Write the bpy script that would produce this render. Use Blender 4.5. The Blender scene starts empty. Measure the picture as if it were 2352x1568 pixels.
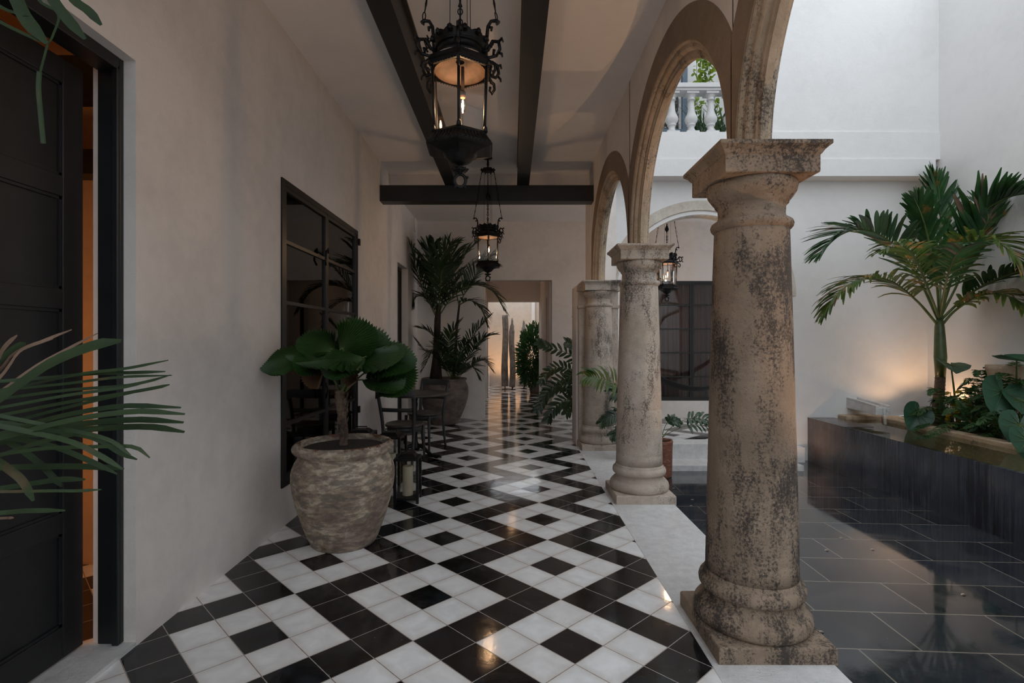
import bpy, math, random
from mathutils import Vector, Matrix, noise
from math import sin, cos, pi, radians, sqrt, atan2, floor
random.seed(7)
SC = bpy.context.scene
COL = SC.collection
F = 1176.0; HC = 1.35
def at(px, py, D):
    return Vector(((px-1176)/F*D, D, HC-(py-784)/F*D))

# ---------------------------------------------------------------- materials
class N:
    def __init__(s, name):
        s.m = bpy.data.materials.new(name); s.m.use_nodes = True
        s.t = s.m.node_tree; s.t.nodes.clear()
        s.out = s.t.nodes.new('ShaderNodeOutputMaterial')
    def n(s, typ, **k):
        x = s.t.nodes.new(typ)
        ins = k.pop('ins', {})
        for a, b in k.items(): setattr(x, a, b)
        for a, b in ins.items(): s.set(x, a, b)
        return x
    def set(s, x, a, b):
        if b is None: return
        i = x.inputs[a]
        if isinstance(b, bpy.types.NodeSocket): s.t.links.new(b, i)
        elif isinstance(b, bpy.types.Node): s.t.links.new(b.outputs[0], i)
        else: i.default_value = b
    def math(s, op, a, b=None, c=None):
        x = s.n('ShaderNodeMath', operation=op); s.set(x, 0, a)
        if b is not None: s.set(x, 1, b)
        if c is not None: s.set(x, 2, c)
        return x.outputs[0]
    def pos(s):
        return s.n('ShaderNodeNewGeometry').outputs['Position']
    def obj(s):
        return s.n('ShaderNodeTexCoord').outputs['Object']
    def scaled(s, v, sc):
        x = s.n('ShaderNodeVectorMath', operation='MULTIPLY'); s.set(x, 0, v); x.inputs[1].default_value = sc
        return x.outputs[0]
    def noise(s, v, scale=5, detail=6, rough=.55, out=0, dist=0):
        x = s.n('ShaderNodeTexNoise'); s.set(x, 'Vector', v)
        x.inputs['Scale'].default_value = scale; x.inputs['Detail'].default_value = detail
        x.inputs['Roughness'].default_value = rough; x.inputs['Distortion'].default_value = dist
        return x.outputs[out]
    def ramp(s, f, stops, interp='LINEAR'):
        x = s.n('ShaderNodeValToRGB'); s.set(x, 0, f); r = x.color_ramp; r.interpolation = interp
        while len(r.elements) < len(stops): r.elements.new(.5)
        for e, (p, c) in zip(r.elements, stops):
            e.position = p
            e.color = (c, c, c, 1) if isinstance(c, (int, float)) else (*c, 1)
        return x.outputs[0]
    def mix(s, f, a, b, typ='MIX'):
        x = s.n('ShaderNodeMix', data_type='RGBA', blend_type=typ); s.set(x, 0, f)
        s.set(x, 6, (*a, 1) if isinstance(a, tuple) else a); s.set(x, 7, (*b, 1) if isinstance(b, tuple) else b)
        return x.outputs[2]
    def bump(s, h, strength=.3, dist=.01, nrm=None):
        x = s.n('ShaderNodeBump'); s.set(x, 'Height', h); x.inputs['Strength'].default_value = strength
        x.inputs['Distance'].default_value = dist
        if nrm is not None: s.set(x, 'Normal', nrm)
        return x.outputs[0]
    def bsdf(s, color, rough=.6, metal=0, nrm=None, **k):
        x = s.n('ShaderNodeBsdfPrincipled')
        s.set(x, 'Base Color', (*color, 1) if isinstance(color, tuple) else color)
        s.set(x, 'Roughness', rough); s.set(x, 'Metallic', metal)
        if nrm is not None: s.set(x, 'Normal', nrm)
        for a, b in k.items(): s.set(x, a.replace('_', ' '), b)
        s.t.links.new(x.outputs[0], s.out.inputs[0]); return x

def simple(name, c, rough=.5, metal=0, nscale=20, var=.15, bump=.1, bd=.002, **k):
    m = N(name); o = m.obj(); f = m.noise(o, nscale, 5)
    lo = tuple(x*(1-var) for x in c); hi = tuple(min(1, x*(1+var)) for x in c)
    col = m.ramp(f, [(.3, lo), (.7, hi)])
    m.bsdf(col, rough, metal, m.bump(m.noise(o, nscale*4, 4), bump, bd) if bump else None, **k)
    return m.m

def plaster(name, c, dirt=.25, rough=.75):
    m = N(name); p = m.pos()
    a = m.noise(p, 1.3, 6, .6); b = m.noise(p, 9, 6, .65)
    k = m.math('ADD', m.math('MULTIPLY', a, .65), m.math('MULTIPLY', b, .35))
    lo = tuple(x*(1-dirt) for x in c)
    col = m.ramp(k, [(.30, lo), (.55, c)])
    h = m.math('ADD', m.noise(p, 60, 6, .7), m.math('MULTIPLY', m.noise(p, 6, 4), 2.0))
    m.bsdf(col, rough, 0, m.bump(h, .22, .012)); return m.m

def stone(name, c1, c2, dark, amount=.5, scale=1.0, rough=.85, side=0):
    m = N(name); p = m.pos()
    a = m.noise(p, 2.2*scale, 8, .65); b = m.noise(p, 14*scale, 8, .7); fine = m.noise(p, 90, 6, .75)
    base = m.ramp(a, [(.35, c1), (.65, c2)])
    base = m.mix(m.ramp(b, [(.4, 0.0), (.7, .45)]), base, tuple(x*.6 for x in c1))
    # lichen patches, streaked downwards
    st = m.noise(m.scaled(p, (4.5, 4.5, 1.6)), 1.0*scale, 9, .72)
    k = m.math('ADD', m.math('MULTIPLY', st, .60), m.math('MULTIPLY', fine, .40))
    if side:
        sx = m.n('ShaderNodeSeparateXYZ'); m.set(sx, 0, p)
        k = m.math('ADD', k, m.math('MULTIPLY', m.math('SUBTRACT', sx.outputs[0], 1.15), side))
        k = m.math('ADD', k, m.math('MULTIPLY', m.math('SUBTRACT', m.noise(p, 1.7, 3), .5), .18))
    msk = m.ramp(k, [(amount-.05, 0.0), (amount+.02, .9)])
    col = m.mix(msk, base, dark)
    v = m.n('ShaderNodeTexVoronoi'); m.set(v, 'Vector', p); v.inputs['Scale'].default_value = 55
    pit = m.ramp(v.outputs['Distance'], [(.08, 0.0), (.25, 1.0)])
    h = m.math('ADD', m.math('MULTIPLY', b, 1.6), m.math('ADD', m.math('MULTIPLY', fine, .8), m.math('MULTIPLY', pit, .35)))
    m.bsdf(col, rough, 0, m.bump(h, .75, .010)); return m.m

def leafm(name, a, b, c=None, rough=.4, trans=.25, scale=6, cam=.66):
    m = N(name); p = m.pos(); f = m.noise(p, scale, 5, .6)
    st = [(.35, a), (.6, b)]
    if c: st.append((cam, b)); st.append((min(1, cam+.06), c))
    col = m.ramp(f, st)
    fine = m.noise(p, scale*12, 3)
    x = m.bsdf(m.mix(m.ramp(fine, [(.3, 0.0), (.7, .35)]), col, tuple(q*.6 for q in a)), rough)
    tr = m.n('ShaderNodeBsdfTranslucent'); m.set(tr, 0, col)
    mx = m.n('ShaderNodeMixShader'); mx.inputs[0].default_value = trans
    m.t.links.new(x.outputs[0], mx.inputs[1]); m.t.links.new(tr.outputs[0], mx.inputs[2])
    m.t.links.new(mx.outputs[0], m.out.inputs[0]); return m.m

def glassm(name, tint=(1, 1, 1), rough=.02, refl=1.0, ior=1.45, base=.0):
    m = N(name)
    t = m.n('ShaderNodeBsdfTransparent'); m.set(t, 0, (*tint, 1))
    g = m.n('ShaderNodeBsdfGlossy'); g.inputs['Roughness'].default_value = rough
    fr = m.n('ShaderNodeFresnel'); fr.inputs[0].default_value = ior
    f = m.math('MULTIPLY_ADD', fr.outputs[0], refl, base)
    mx = m.n('ShaderNodeMixShader'); m.set(mx, 0, f)
    m.t.links.new(t.outputs[0], mx.inputs[1]); m.t.links.new(g.outputs[0], mx.inputs[2])
    m.t.links.new(mx.outputs[0], m.out.inputs[0]); return m.m

def emis(name, c, s):
    m = N(name); e = m.n('ShaderNodeEmission'); m.set(e, 0, (*c, 1)); e.inputs[1].default_value = s
    m.t.links.new(e.outputs[0], m.out.inputs[0]); return m.m

def tile_floor():
    m = N('cement_tiles'); p = m.pos()
    s = m.n('ShaderNodeSeparateXYZ'); m.set(s, 0, p); X, Y = s.outputs[0], s.outputs[1]
    U = m.math('ADD', m.math('ADD', m.math('MULTIPLY', X, 3.3656), m.math('MULTIPLY', Y, -3.6701)), 13.4776+.5+1200)
    V = m.math('ADD', m.math('ADD', m.math('MULTIPLY', X, 3.6886), m.math('MULTIPLY', Y, 3.7917)), -15.6061+.5+1200)
    iu = m.math('FLOOR', U); iv = m.math('FLOOR', V)
    ss = m.math('ADD', iu, iv)
    sm = m.math('FLOOR', m.math('MULTIPLY_ADD', ss, .2, .5))
    a = m.math('ABSOLUTE', m.math('SUBTRACT', ss, m.math('MULTIPLY', sm, 5)))
    d = m.math('ADD', m.math('SUBTRACT', iu, iv), m.math('MULTIPLY', sm, 3))
    dm = m.math('FLOORED_MODULO', m.math('ADD', d, .25), 6.0)      # .25 .. 5.25
    d0 = m.math('LESS_THAN', dm, .6)
    d3 = m.math('COMPARE', dm, 3.25, .3)
    a0 = m.math('LESS_THAN', a, .5); a1 = m.math('COMPARE', a, 1.0, .3); a2 = m.math('GREATER_THAN', a, 1.5)
    blk = m.math('ADD', m.math('MULTIPLY', a0, d0), m.math('ADD', m.math('MULTIPLY', a1, d3),
          m.math('MULTIPLY', a2, m.math('SUBTRACT', 1.0, d0))))
    # grout
    fu = m.math('ABSOLUTE', m.math('SUBTRACT', m.math('FRACT', U), .5))
    fv = m.math('ABSOLUTE', m.math('SUBTRACT', m.math('FRACT', V), .5))
    mx = m.math('MAXIMUM', fu, fv)
    wob = m.math('MULTIPLY', m.math('SUBTRACT', m.noise(p, 45, 4), .5), .012)
    mx = m.math('ADD', mx, wob)
    gr = m.math('GREATER_THAN', mx, .4905)
    cb = m.n('ShaderNodeCombineXYZ'); m.set(cb, 0, iu); m.set(cb, 1, iv)
    wn = m.n('ShaderNodeTexWhiteNoise', noise_dimensions='2D'); m.set(wn, 'Vector', cb.outputs[0]); rnd = wn.outputs['Value']
    # stains inside each tile, different per tile
    off = m.n('ShaderNodeVectorMath', operation='ADD'); m.set(off, 0, p); m.set(off, 1, m.scaled(wn.outputs['Color'], (9, 9, 9)))
    st = m.noise(off.outputs[0], 7, 6, .6, dist=.6)
    st2 = m.noise(off.outputs[0], 30, 5, .7)
    edge = m.ramp(mx, [(.30, 0.0), (.48, 1.0)])
    white = m.mix(m.ramp(st, [(.38, 0.0), (.62, .8)]), (.90, .90, .90), (.74, .735, .73))
    white = m.mix(m.math('MULTIPLY', rnd, .25), white, (.62, .57, .53))
    white = m.mix(m.math('MULTIPLY', edge, .3), white, (.50, .42, .35))
    black = m.mix(m.ramp(st, [(.42, 0.0), (.75, .9)]), (.0045, .005, .006), (.026, .032, .04))
    black = m.mix(m.math('MULTIPLY', rnd, .35), black, (.02, .013, .010))
    vor = m.n('ShaderNodeTexVoronoi'); m.set(vor, 'Vector', p); vor.inputs['Scale'].default_value = 16
    sp = m.math('MULTIPLY', m.math('LESS_THAN', vor.outputs['Distance'], .035), .6)
    black = m.mix(sp, black, (.35, .33, .31))
    col = m.mix(blk, white, black)
    gcol = m.mix(blk, (.24, .18, .14), (.36, .33, .30))
    col = m.mix(gr, col, gcol)
    rough = m.math('ADD', m.math('MULTIPLY', st, .07), m.math('MULTIPLY', gr, .4))
    rough = m.math('ADD', rough, m.math('MULTIPLY_ADD', rnd, .05, .025))
    h = m.math('ADD', m.math('MULTIPLY', m.math('SUBTRACT', 1.0, gr), .35), m.math('ADD', m.math('MULTIPLY', st, .6), m.math('MULTIPLY', st2, .12)))
    big = m.noise(p, 2.2, 3)
    h = m.math('ADD', h, m.math('MULTIPLY', big, 1.5))
    m.bsdf(col, rough, 0, m.bump(h, .20, .006), Specular_IOR_Level=.5); return m.m

def slate_floor():
    m = N('wet_slate_paving'); p = m.pos()
    s = m.n('ShaderNodeSeparateXYZ'); m.set(s, 0, p)
    y2 = m.math('MULTIPLY_ADD', s.outputs[0], .06, s.outputs[1])
    cb = m.n('ShaderNodeCombineXYZ'); m.set(cb, 0, m.math('ADD', s.outputs[0], 10.03)); m.set(cb, 1, m.math('ADD', y2, 9.92))
    br = m.n('ShaderNodeTexBrick'); m.set(br, 'Vector', cb.outputs[0])
    br.offset = .5; br.inputs['Scale'].default_value = 1; br.inputs['Brick Width'].default_value = .64
    br.inputs['Row Height'].default_value = .385; br.inputs['Mortar Size'].default_value = .005
    br.inputs['Mortar Smooth'].default_value = .2; br.inputs['Bias'].default_value = 0
    br.inputs['Color1'].default_value = (.012, .015, .021, 1); br.inputs['Color2'].default_value = (.026, .031, .040, 1)
    br.inputs['Mortar'].default_value = (.20, .175, .145, 1)
    a = m.noise(m.scaled(p, (1, 1, 1)), 2.3, 7, .65, dist=.8); b = m.noise(p, 22, 6, .7)
    col = m.mix(m.ramp(a, [(.45, 0.0), (.72, .55)]), br.outputs[0], (.085, .078, .07))
    vor = m.n('ShaderNodeTexVoronoi'); m.set(vor, 'Vector', p); vor.inputs['Scale'].default_value = 14
    col = m.mix(m.math('MULTIPLY', m.math('LESS_THAN', vor.outputs['Distance'], .03), .6), col, (.30, .27, .22))
    rough = m.math('ADD', m.math('MULTIPLY', m.ramp(a, [(.45, 0.0), (.75, 1.0)]), .13), m.math('MULTIPLY_ADD', b, .05, .015))
    h = m.math('ADD', m.math('MULTIPLY', br.outputs['Fac'], -.5), m.math('ADD', m.math('MULTIPLY', a, .8), m.math('MULTIPLY', b, .12)))
    m.bsdf(col, rough, 0, m.bump(h, .10, .005), Specular_IOR_Level=1.0, Coat_Weight=.35, Coat_Roughness=.04); return m.m

def slate_wall():
    m = N('weeping_slate'); p = m.pos()
    a = m.noise(p, 2.5, 7, .65); dr = m.noise(m.scaled(p, (1, 30, .9)), 1.0, 6, .7)
    b = m.noise(p, 30, 6, .7)
    col = m.ramp(a, [(.3, (.030, .032, .042)), (.55, (.058, .066, .090)), (.75, (.11, .11, .115))])
    dr = m.math('ADD', m.math('MULTIPLY', dr, .6), m.math('MULTIPLY', m.noise(m.scaled(p, (1, 2.2, .9)), 1.3, 4), .4))
    col = m.mix(m.ramp(dr, [(.50, 0.0), (.56, .75)]), col, (.010, .010, .013))
    col = m.mix(m.ramp(b, [(.62, 0.0), (.75, .5)]), col, (.16, .15, .15))
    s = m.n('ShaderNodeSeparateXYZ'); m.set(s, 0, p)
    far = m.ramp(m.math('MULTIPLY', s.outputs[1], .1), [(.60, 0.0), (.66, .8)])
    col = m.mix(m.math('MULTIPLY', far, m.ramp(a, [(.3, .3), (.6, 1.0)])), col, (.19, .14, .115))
    m.bsdf(col, m.ramp(dr, [(.4, .35), (.6, .15)]), 0, m.bump(b, .3, .004)); return m.m

def clay(name, kind):
    m = N(name); p = m.obj()
    a = m.noise(m.scaled(p, (1, 1, 1.7)), 5.5, 8, .66, dist=.5); b = m.noise(m.scaled(p, (1, 1, 3.2)), 11, 8, .7); c = m.noise(p, 60, 6, .7)
    if kind == 0:
        col = m.ramp(a, [(.34, (.15, .12, .11)), (.45, (.32, .24, .165)), (.55, (.50, .42, .32)), (.66, (.34, .25, .17))])
        col = m.mix(m.ramp(b, [(.46, 0.0), (.56, .72)]), col, (.115, .095, .080))
        col = m.mix(m.ramp(m.noise(p, 3.2, 8, .7), [(.50, 0.0), (.60, .6)]), col, (.15, .09, .08))
        s = m.n('ShaderNodeSeparateXYZ'); m.set(s, 0, p)
        rim = m.math('GREATER_THAN', m.math('ADD', s.outputs[2], m.math('MULTIPLY', m.noise(p, 7, 6, .7), .16)), .757)
        col = m.mix(rim, col, (.13, .055, .033))
    elif kind == 1:
        col = m.ramp(a, [(.3, (.055, .04, .035)), (.5, (.15, .115, .095)), (.72, (.22, .16, .13))])
        col = m.mix(m.ramp(b, [(.58, 0.0), (.72, .6)]), col, (.33, .31, .28))
    else:
        col = m.ramp(a, [(.3, (.13, .045, .025)), (.6, (.24, .09, .055))])
        col = m.mix(m.ramp(b, [(.55, 0.0), (.68, .65)]), col, (.40, .33, .22))
    m.bsdf(col, .8, 0, m.bump(m.math('ADD', b, m.math('MULTIPLY', c, .6)), .5, .008)); return m.m

def curtain_m(name, c):
    m = N(name); f = m.noise(m.scaled(m.pos(), (1, 1, 1)), 120, 2)
    x = m.bsdf(m.ramp(f, [(.3, tuple(q*.8 for q in c)), (.7, c)]), .9)
    return m.m

M = dict(
 tiles=tile_floor(), slate=slate_floor(), slatew=slate_wall(),
 wall=plaster('lamp_warmed_plaster', (.78, .72, .675), .18), court=plaster('court_plaster', (.76, .755, .75), .08),  # corridor wears the court paint, lamp warmth mixed into its colour
 ceil=plaster('ceiling_paint', (.82, .78, .755), .08), warm=plaster('lamp_tinted_plaster', (.60, .53, .46)),  # patio plaster carries the tan of the warm light in its colour
 room=plaster('orange_room_plaster', (.55, .36, .22)),
 stoneA=stone('warm_lit_weathered_stone', (.255, .18, .122), (.385, .285, .205), (.032, .026, .023), .53, 1.0, .85, .16),  # browner base stands in for warm light; the lichen is its own
 stoneB=stone('pale_limestone', (.48, .39, .31), (.62, .54, .455), (.075, .062, .052), .575, side=.15),
 stoneC=stone('arch_stone', (.45, .33, .225), (.60, .47, .345), (.07, .055, .045), .56, side=.15),
 stoneW=stone('arch_stone_court', (.60, .53, .44), (.72, .67, .60), (.30, .26, .2), .66),
 stucco=stone('brown_stucco', (.27, .19, .13), (.33, .245, .175), (.17, .12, .085), .60, .7),
 slab=stone('white_slab_stone', (.70, .68, .67), (.80, .79, .78), (.36, .28, .21), .66, 1.0, .55),
 iron=simple('black_iron', (.012, .011, .011), .45, .6, 60, .3, .4, .002),
 steel=simple('black_steel_beam', (.013, .012, .012), .42, .1, 8, .25, .15, .002),
 wood=simple('black_wood', (.009, .010, .011), .45, 0, 14, .25, .15, .002),
 chairw=simple('worn_black_wood', (.028, .028, .028), .5, 0, 10, .45, .3, .002),
 seatw=simple('worn_brown_seat', (.060, .048, .040), .42, 0, 10, .5, .3, .002),
 potA=clay('whitewashed_clay', 0), potB=clay('brown_clay', 1), potC=clay('terracotta', 2),
 soil=simple('soil', (.030, .020, .014), .95, 0, 60, .7, 1.0, .02),
 wax=simple('cream_wax', (.72, .66, .50), .45, 0, 5, .05, .05, .001, Subsurface_Weight=.2),
 glass=glassm('clear_glass', (.97, .96, .94), .03, 1.0, 1.45, .01),
 wglass=glassm('window_glass', (.85, .84, .83), .015, 1.1, 1.5, .01),
 bulb=emis('bulb_filament', (1.0, .60, .28), 260),
 bulbg=glassm('bulb_glass', (1, .93, .85), .05, .6, 1.4),
 brass=simple('aged_brass', (.075, .045, .03), .6, .2, 30, .4, .3, .002),
 curt=curtain_m('sheer_curtain', (.26, .23, .215)), curt2=curtain_m('mauve_curtain', (.30, .20, .19)),
 curt3=curtain_m('lavender_curtain', (.42, .41, .48)),
 fan=leafm('fan_palm_leaf', (.014, .046, .010), (.032, .092, .016), None, .42, .2),
 dryfan=leafm('dry_fan_leaf', (.16, .085, .05), (.25, .15, .09), None, .7, .2),
 palmd=leafm('dark_palm_leaf', (.012, .030, .012), (.028, .058, .020), None, .45, .2),
 palmf=leafm('near_palm_leaf', (.013, .036, .010), (.028, .056, .013), (.08, .055, .018), .62, .2, 5, .60),
 palmdry=leafm('dry_palm_leaf', (.15, .095, .06), (.26, .17, .12), None, .7, .2),
 palmc=leafm('court_palm_leaf', (.016, .060, .022), (.040, .115, .030), (.30, .16, .04), .38, .3, 4, .64),
 palmy=leafm('yellowing_palm_leaf', (.045, .11, .022), (.13, .17, .03), (.42, .20, .05), .4, .35, 7, .58),
 stemg=simple('green_stem', (.085, .12, .030), .45, 0, 12, .3, .2, .002),
 crownm=simple('green_crownshaft', (.060, .085, .028), .4, 0, 6, .4, .2, .003),
 trunk=stone('palm_trunk', (.14, .09, .06), (.23, .16, .115), (.05, .03, .022), .55, 2.0),
 darktrunk=stone('dark_palm_trunk', (.045, .030, .022), (.09, .06, .045), (.02, .013, .01), .5, 2.5),
 taro=leafm('taro_leaf', (.020, .070, .038), (.036, .105, .058), None, .42, .25, 3),
 fern=leafm('fern_leaf', (.020, .070, .022), (.045, .115, .028), (.22, .14, .035), .45, .3, 9, .62),
 gold=leafm('lamp_lit_vine_leaf', (.34, .30, .02), (.60, .40, .03), None, .45, .4, 9),  # leaf colour holds the yellow light of the bed lamp
 zz=leafm('glossy_leaflets', (.018, .046, .018), (.040, .082, .026), (.07, .06, .015), .3, .15, 5, .6),
 vine=leafm('lime_vine_leaf', (.14, .24, .02), (.28, .38, .03), None, .4, .4, 9),
 drift=stone('driftwood', (.20, .16, .13), (.34, .28, .24), (.08, .06, .05), .56, 2.0),
 driftp=stone('pale_driftwood', (.22, .19, .17), (.36, .32, .29), (.12, .09, .075), .55, 2.0),
 poolb=plaster('pool_lining', (.50, .46, .33), .2, .6), curb=stone('beige_curb_stone', (.50, .37, .25), (.60, .47, .34), (.32, .22, .14), .6),
 white=simple('white_render', (.60, .60, .60), .6, 0, 5, .04, .1, .002), blue=simple('blue_grey_frame', (.12, .17, .23), .5),
 fabric=simple('black_net_fabric', (.02, .02, .021), .85, 0, 60, .3, .5, .003),
 hay=simple('dry_mulch', (.09, .05, .03), .95, 0, 60, .6, 1.0, .03),
 rib=simple('pale_leaf_rib', (.055, .11, .03), .5, 0, 10, .2, 0),
 stream=None,
 pink=simple('dry_petal', (.35, .27, .2), .7),
 lampw=emis('lamp_lens', (1.0, .62, .30), 6),
)
# water
w = N('pool_water'); p = w.pos()
nb = w.bump(w.noise(p, 5, 3), .06, .02)
t = w.n('ShaderNodeBsdfTransparent'); w.set(t, 0, (.90, .92, .82, 1))
g = w.n('ShaderNodeBsdfGlossy'); g.inputs['Roughness'].default_value = .02; w.set(g, 'Normal', nb)
fr = w.n('ShaderNodeFresnel'); fr.inputs[0].default_value = 1.33; w.set(fr, 'Normal', nb)
mx = w.n('ShaderNodeMixShader'); w.set(mx, 0, fr.outputs[0]); w.t.links.new(t.outputs[0], mx.inputs[1]); w.t.links.new(g.outputs[0], mx.inputs[2])
w.t.links.new(mx.outputs[0], w.out.inputs[0]); M['water'] = w.m

w = N('falling_water'); t = w.n('ShaderNodeBsdfTransparent'); d = w.n('ShaderNodeBsdfDiffuse'); w.set(d, 0, (.8, .8, .78, 1))
mx = w.n('ShaderNodeMixShader'); mx.inputs[0].default_value = .28; w.t.links.new(t.outputs[0], mx.inputs[1]); w.t.links.new(d.outputs[0], mx.inputs[2])
w.t.links.new(mx.outputs[0], w.out.inputs[0]); M['stream'] = w.m
# ---------------------------------------------------------------- mesh builder
class MB:
    def __init__(s): s.v = []; s.f = []; s.sm = []
    def add(s, vs, fs, smooth=False):
        o = len(s.v); s.v += [tuple(x) for x in vs]
        for f in fs: s.f.append([i+o for i in f]); s.sm.append(smooth)
        return s
    def box(s, x0, x1, y0, y1, z0, z1, mat=None):
        vs = [Vector((x, y, z)) for z in (z0, z1) for y in (y0, y1) for x in (x0, x1)]
        if mat: vs = [mat @ q for q in vs]
        return s.add(vs, [(0, 2, 3, 1), (4, 5, 7, 6), (0, 1, 5, 4), (2, 6, 7, 3), (0, 4, 6, 2), (1, 3, 7, 5)])
    def bar(s, a, b, w, h=None, up=(0, 0, 1)):
        a = Vector(a); b = Vector(b); h = h or w; t = (b-a).normalized(); u = Vector(up)
        if abs(t.dot(u)) > .98: u = Vector((0, 1, 0))
        sx = t.cross(u).normalized(); sy = sx.cross(t)
        vs = [c+sx*i*w/2+sy*j*h/2 for c in (a, b) for i, j in ((-1, -1), (1, -1), (1, 1), (-1, 1))]
        return s.add(vs, [(3, 2, 1, 0), (4, 5, 6, 7), (0, 1, 5, 4), (1, 2, 6, 5), (2, 3, 7, 6), (3, 0, 4, 7)])
    def tube(s, pts, r, n=8, caps=True, flat=None):
        pts = [Vector(p) for p in pts]; m = len(pts)
        if not hasattr(r, '__len__'): r = [r]*m
        t0 = (pts[1]-pts[0]).normalized(); u = Vector((0, 0, 1)) if abs(t0.z) < .9 else Vector((1, 0, 0))
        u = (u-t0*u.dot(t0)).normalized(); vs = []
        for i, p in enumerate(pts):
            t = (pts[min(i+1, m-1)]-pts[max(i-1, 0)]).normalized()
            u = (u-t*u.dot(t)); u = u.normalized() if u.length > 1e-6 else t.orthogonal().normalized()
            w = t.cross(u)
            for k in range(n):
                a = 2*pi*k/n; fl = flat or 1
                vs.append(p+(u*cos(a)*fl+w*sin(a))*r[i])
        fs = [(i*n+k, i*n+(k+1) % n, (i+1)*n+(k+1) % n, (i+1)*n+k) for i in range(m-1) for k in range(n)]
        s.add(vs, fs, True)
        if caps:
            s.f.append([len(s.v)-m*n+k for k in range(n)][::-1]); s.sm.append(False)
            s.f.append([len(s.v)-n+k for k in range(n)]); s.sm.append(False)
        return s
    def lathe(s, prof, n=40, c=(0, 0, 0), smooth=True, caps=True, rot=0, jit=0):
        c = Vector(c); vs = []
        for z, r in prof:
            for k in range(n):
                a = 2*pi*k/n+rot; q = r*(1+(jit*noise.noise(Vector((cos(a)*2+c.x*3, sin(a)*2, z*4+c.y))) if jit else 0))
                vs.append(c+Vector((q*cos(a), q*sin(a), z)))
        m = len(prof)
        fs = [(i*n+k, i*n+(k+1) % n, (i+1)*n+(k+1) % n, (i+1)*n+k) for i in range(m-1) for k in range(n)]
        b = len(s.v); s.add(vs, fs, smooth)
        if caps:
            s.f.append([b+k for k in range(n)][::-1]); s.sm.append(False)
            s.f.append([b+(m-1)*n+k for k in range(n)]); s.sm.append(False)
        return s
    def blade(s, base, tip_pts, w, nrm=(0, 0, 1), fold=.25, prof=None):
        """leaf blade along points; w = full width"""
        P = [Vector(base)]+[Vector(q) for q in tip_pts]; m = len(P); vs = []; nrm = Vector(nrm)
        for i, p in enumerate(P):
            t = (P[min(i+1, m-1)]-P[max(i-1, 0)]).normalized()
            sd = t.cross(nrm)
            sd = sd.normalized() if sd.length > 1e-5 else t.orthogonal().normalized()
            up = sd.cross(t); x = i/(m-1)
            ww = w/2*(prof(x) if prof else max(.04, sin(pi*min(1, x*.86+.10))**.7))
            vs += [p-sd*ww+up*ww*fold, p, p+sd*ww+up*ww*fold]
        fs = []
        for i in range(m-1):
            fs += [(3*i, 3*i+1, 3*i+4, 3*i+3), (3*i+1, 3*i+2, 3*i+5, 3*i+4)]
        return s.add(vs, fs, True)
    def build(s, name, mat, parent=None, loc=None, label=None, bevel=0, kind=None, thick=0):
        me = bpy.data.meshes.new(name)
        vs = s.v
        org = Vector((0, 0, 0))
        if parent is not None: org = parent_origin(parent)
        elif loc is not None: org = Vector(loc)
        me.from_pydata([(x-org.x, y-org.y, z-org.z) for x, y, z in vs], [], s.f)
        me.polygons.foreach_set('use_smooth', s.sm); me.materials.append(mat); me.update()
        o = bpy.data.objects.new(name, me); COL.objects.link(o)
        if parent is not None: o.parent = parent
        else: o.location = org
        if bevel:
            b = o.modifiers.new('bevel', 'BEVEL'); b.width = bevel; b.segments = 2; b.limit_method = 'ANGLE'
        if thick:
            b = o.modifiers.new('solid', 'SOLIDIFY'); b.thickness = thick; b.offset = 0
        if label: o['label'] = label
        if kind: o['kind'] = kind
        return o

def parent_origin(p):
    v = Vector(p.location)
    while p.parent: p = p.parent; v += Vector(p.location)
    return v
def thing(name, label, cat, loc=(0, 0, 0), group=None):
    o = bpy.data.objects.new(name, None); COL.objects.link(o); o.location = loc; o.empty_display_size = .1
    o['label'] = label; o['category'] = cat
    if group: o['group'] = group
    return o
def tag(o, label, cat, group=None):
    o['label'] = label; o['category'] = cat
    if group: o['group'] = group
    return o
def struct(name, mb, mat, **k):
    o = mb.build(name, mat, **k); o['kind'] = 'structure'; return o

def dup(root, loc, label, group=None, rz=None, sc=None):
    r = root.copy(); COL.objects.link(r); r.location = loc; r['label'] = label
    if group: r['group'] = group
    if rz is not None: r.rotation_euler = (0, 0, rz)
    if sc: r.scale = sc
    for ch in [x for x in COL.objects if x.parent == root]:
        c = ch.copy(); COL.objects.link(c); c.parent = r
        for g in [x for x in COL.objects if x.parent == ch]:
            d = g.copy(); COL.objects.link(d); d.parent = c
    return r

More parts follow.
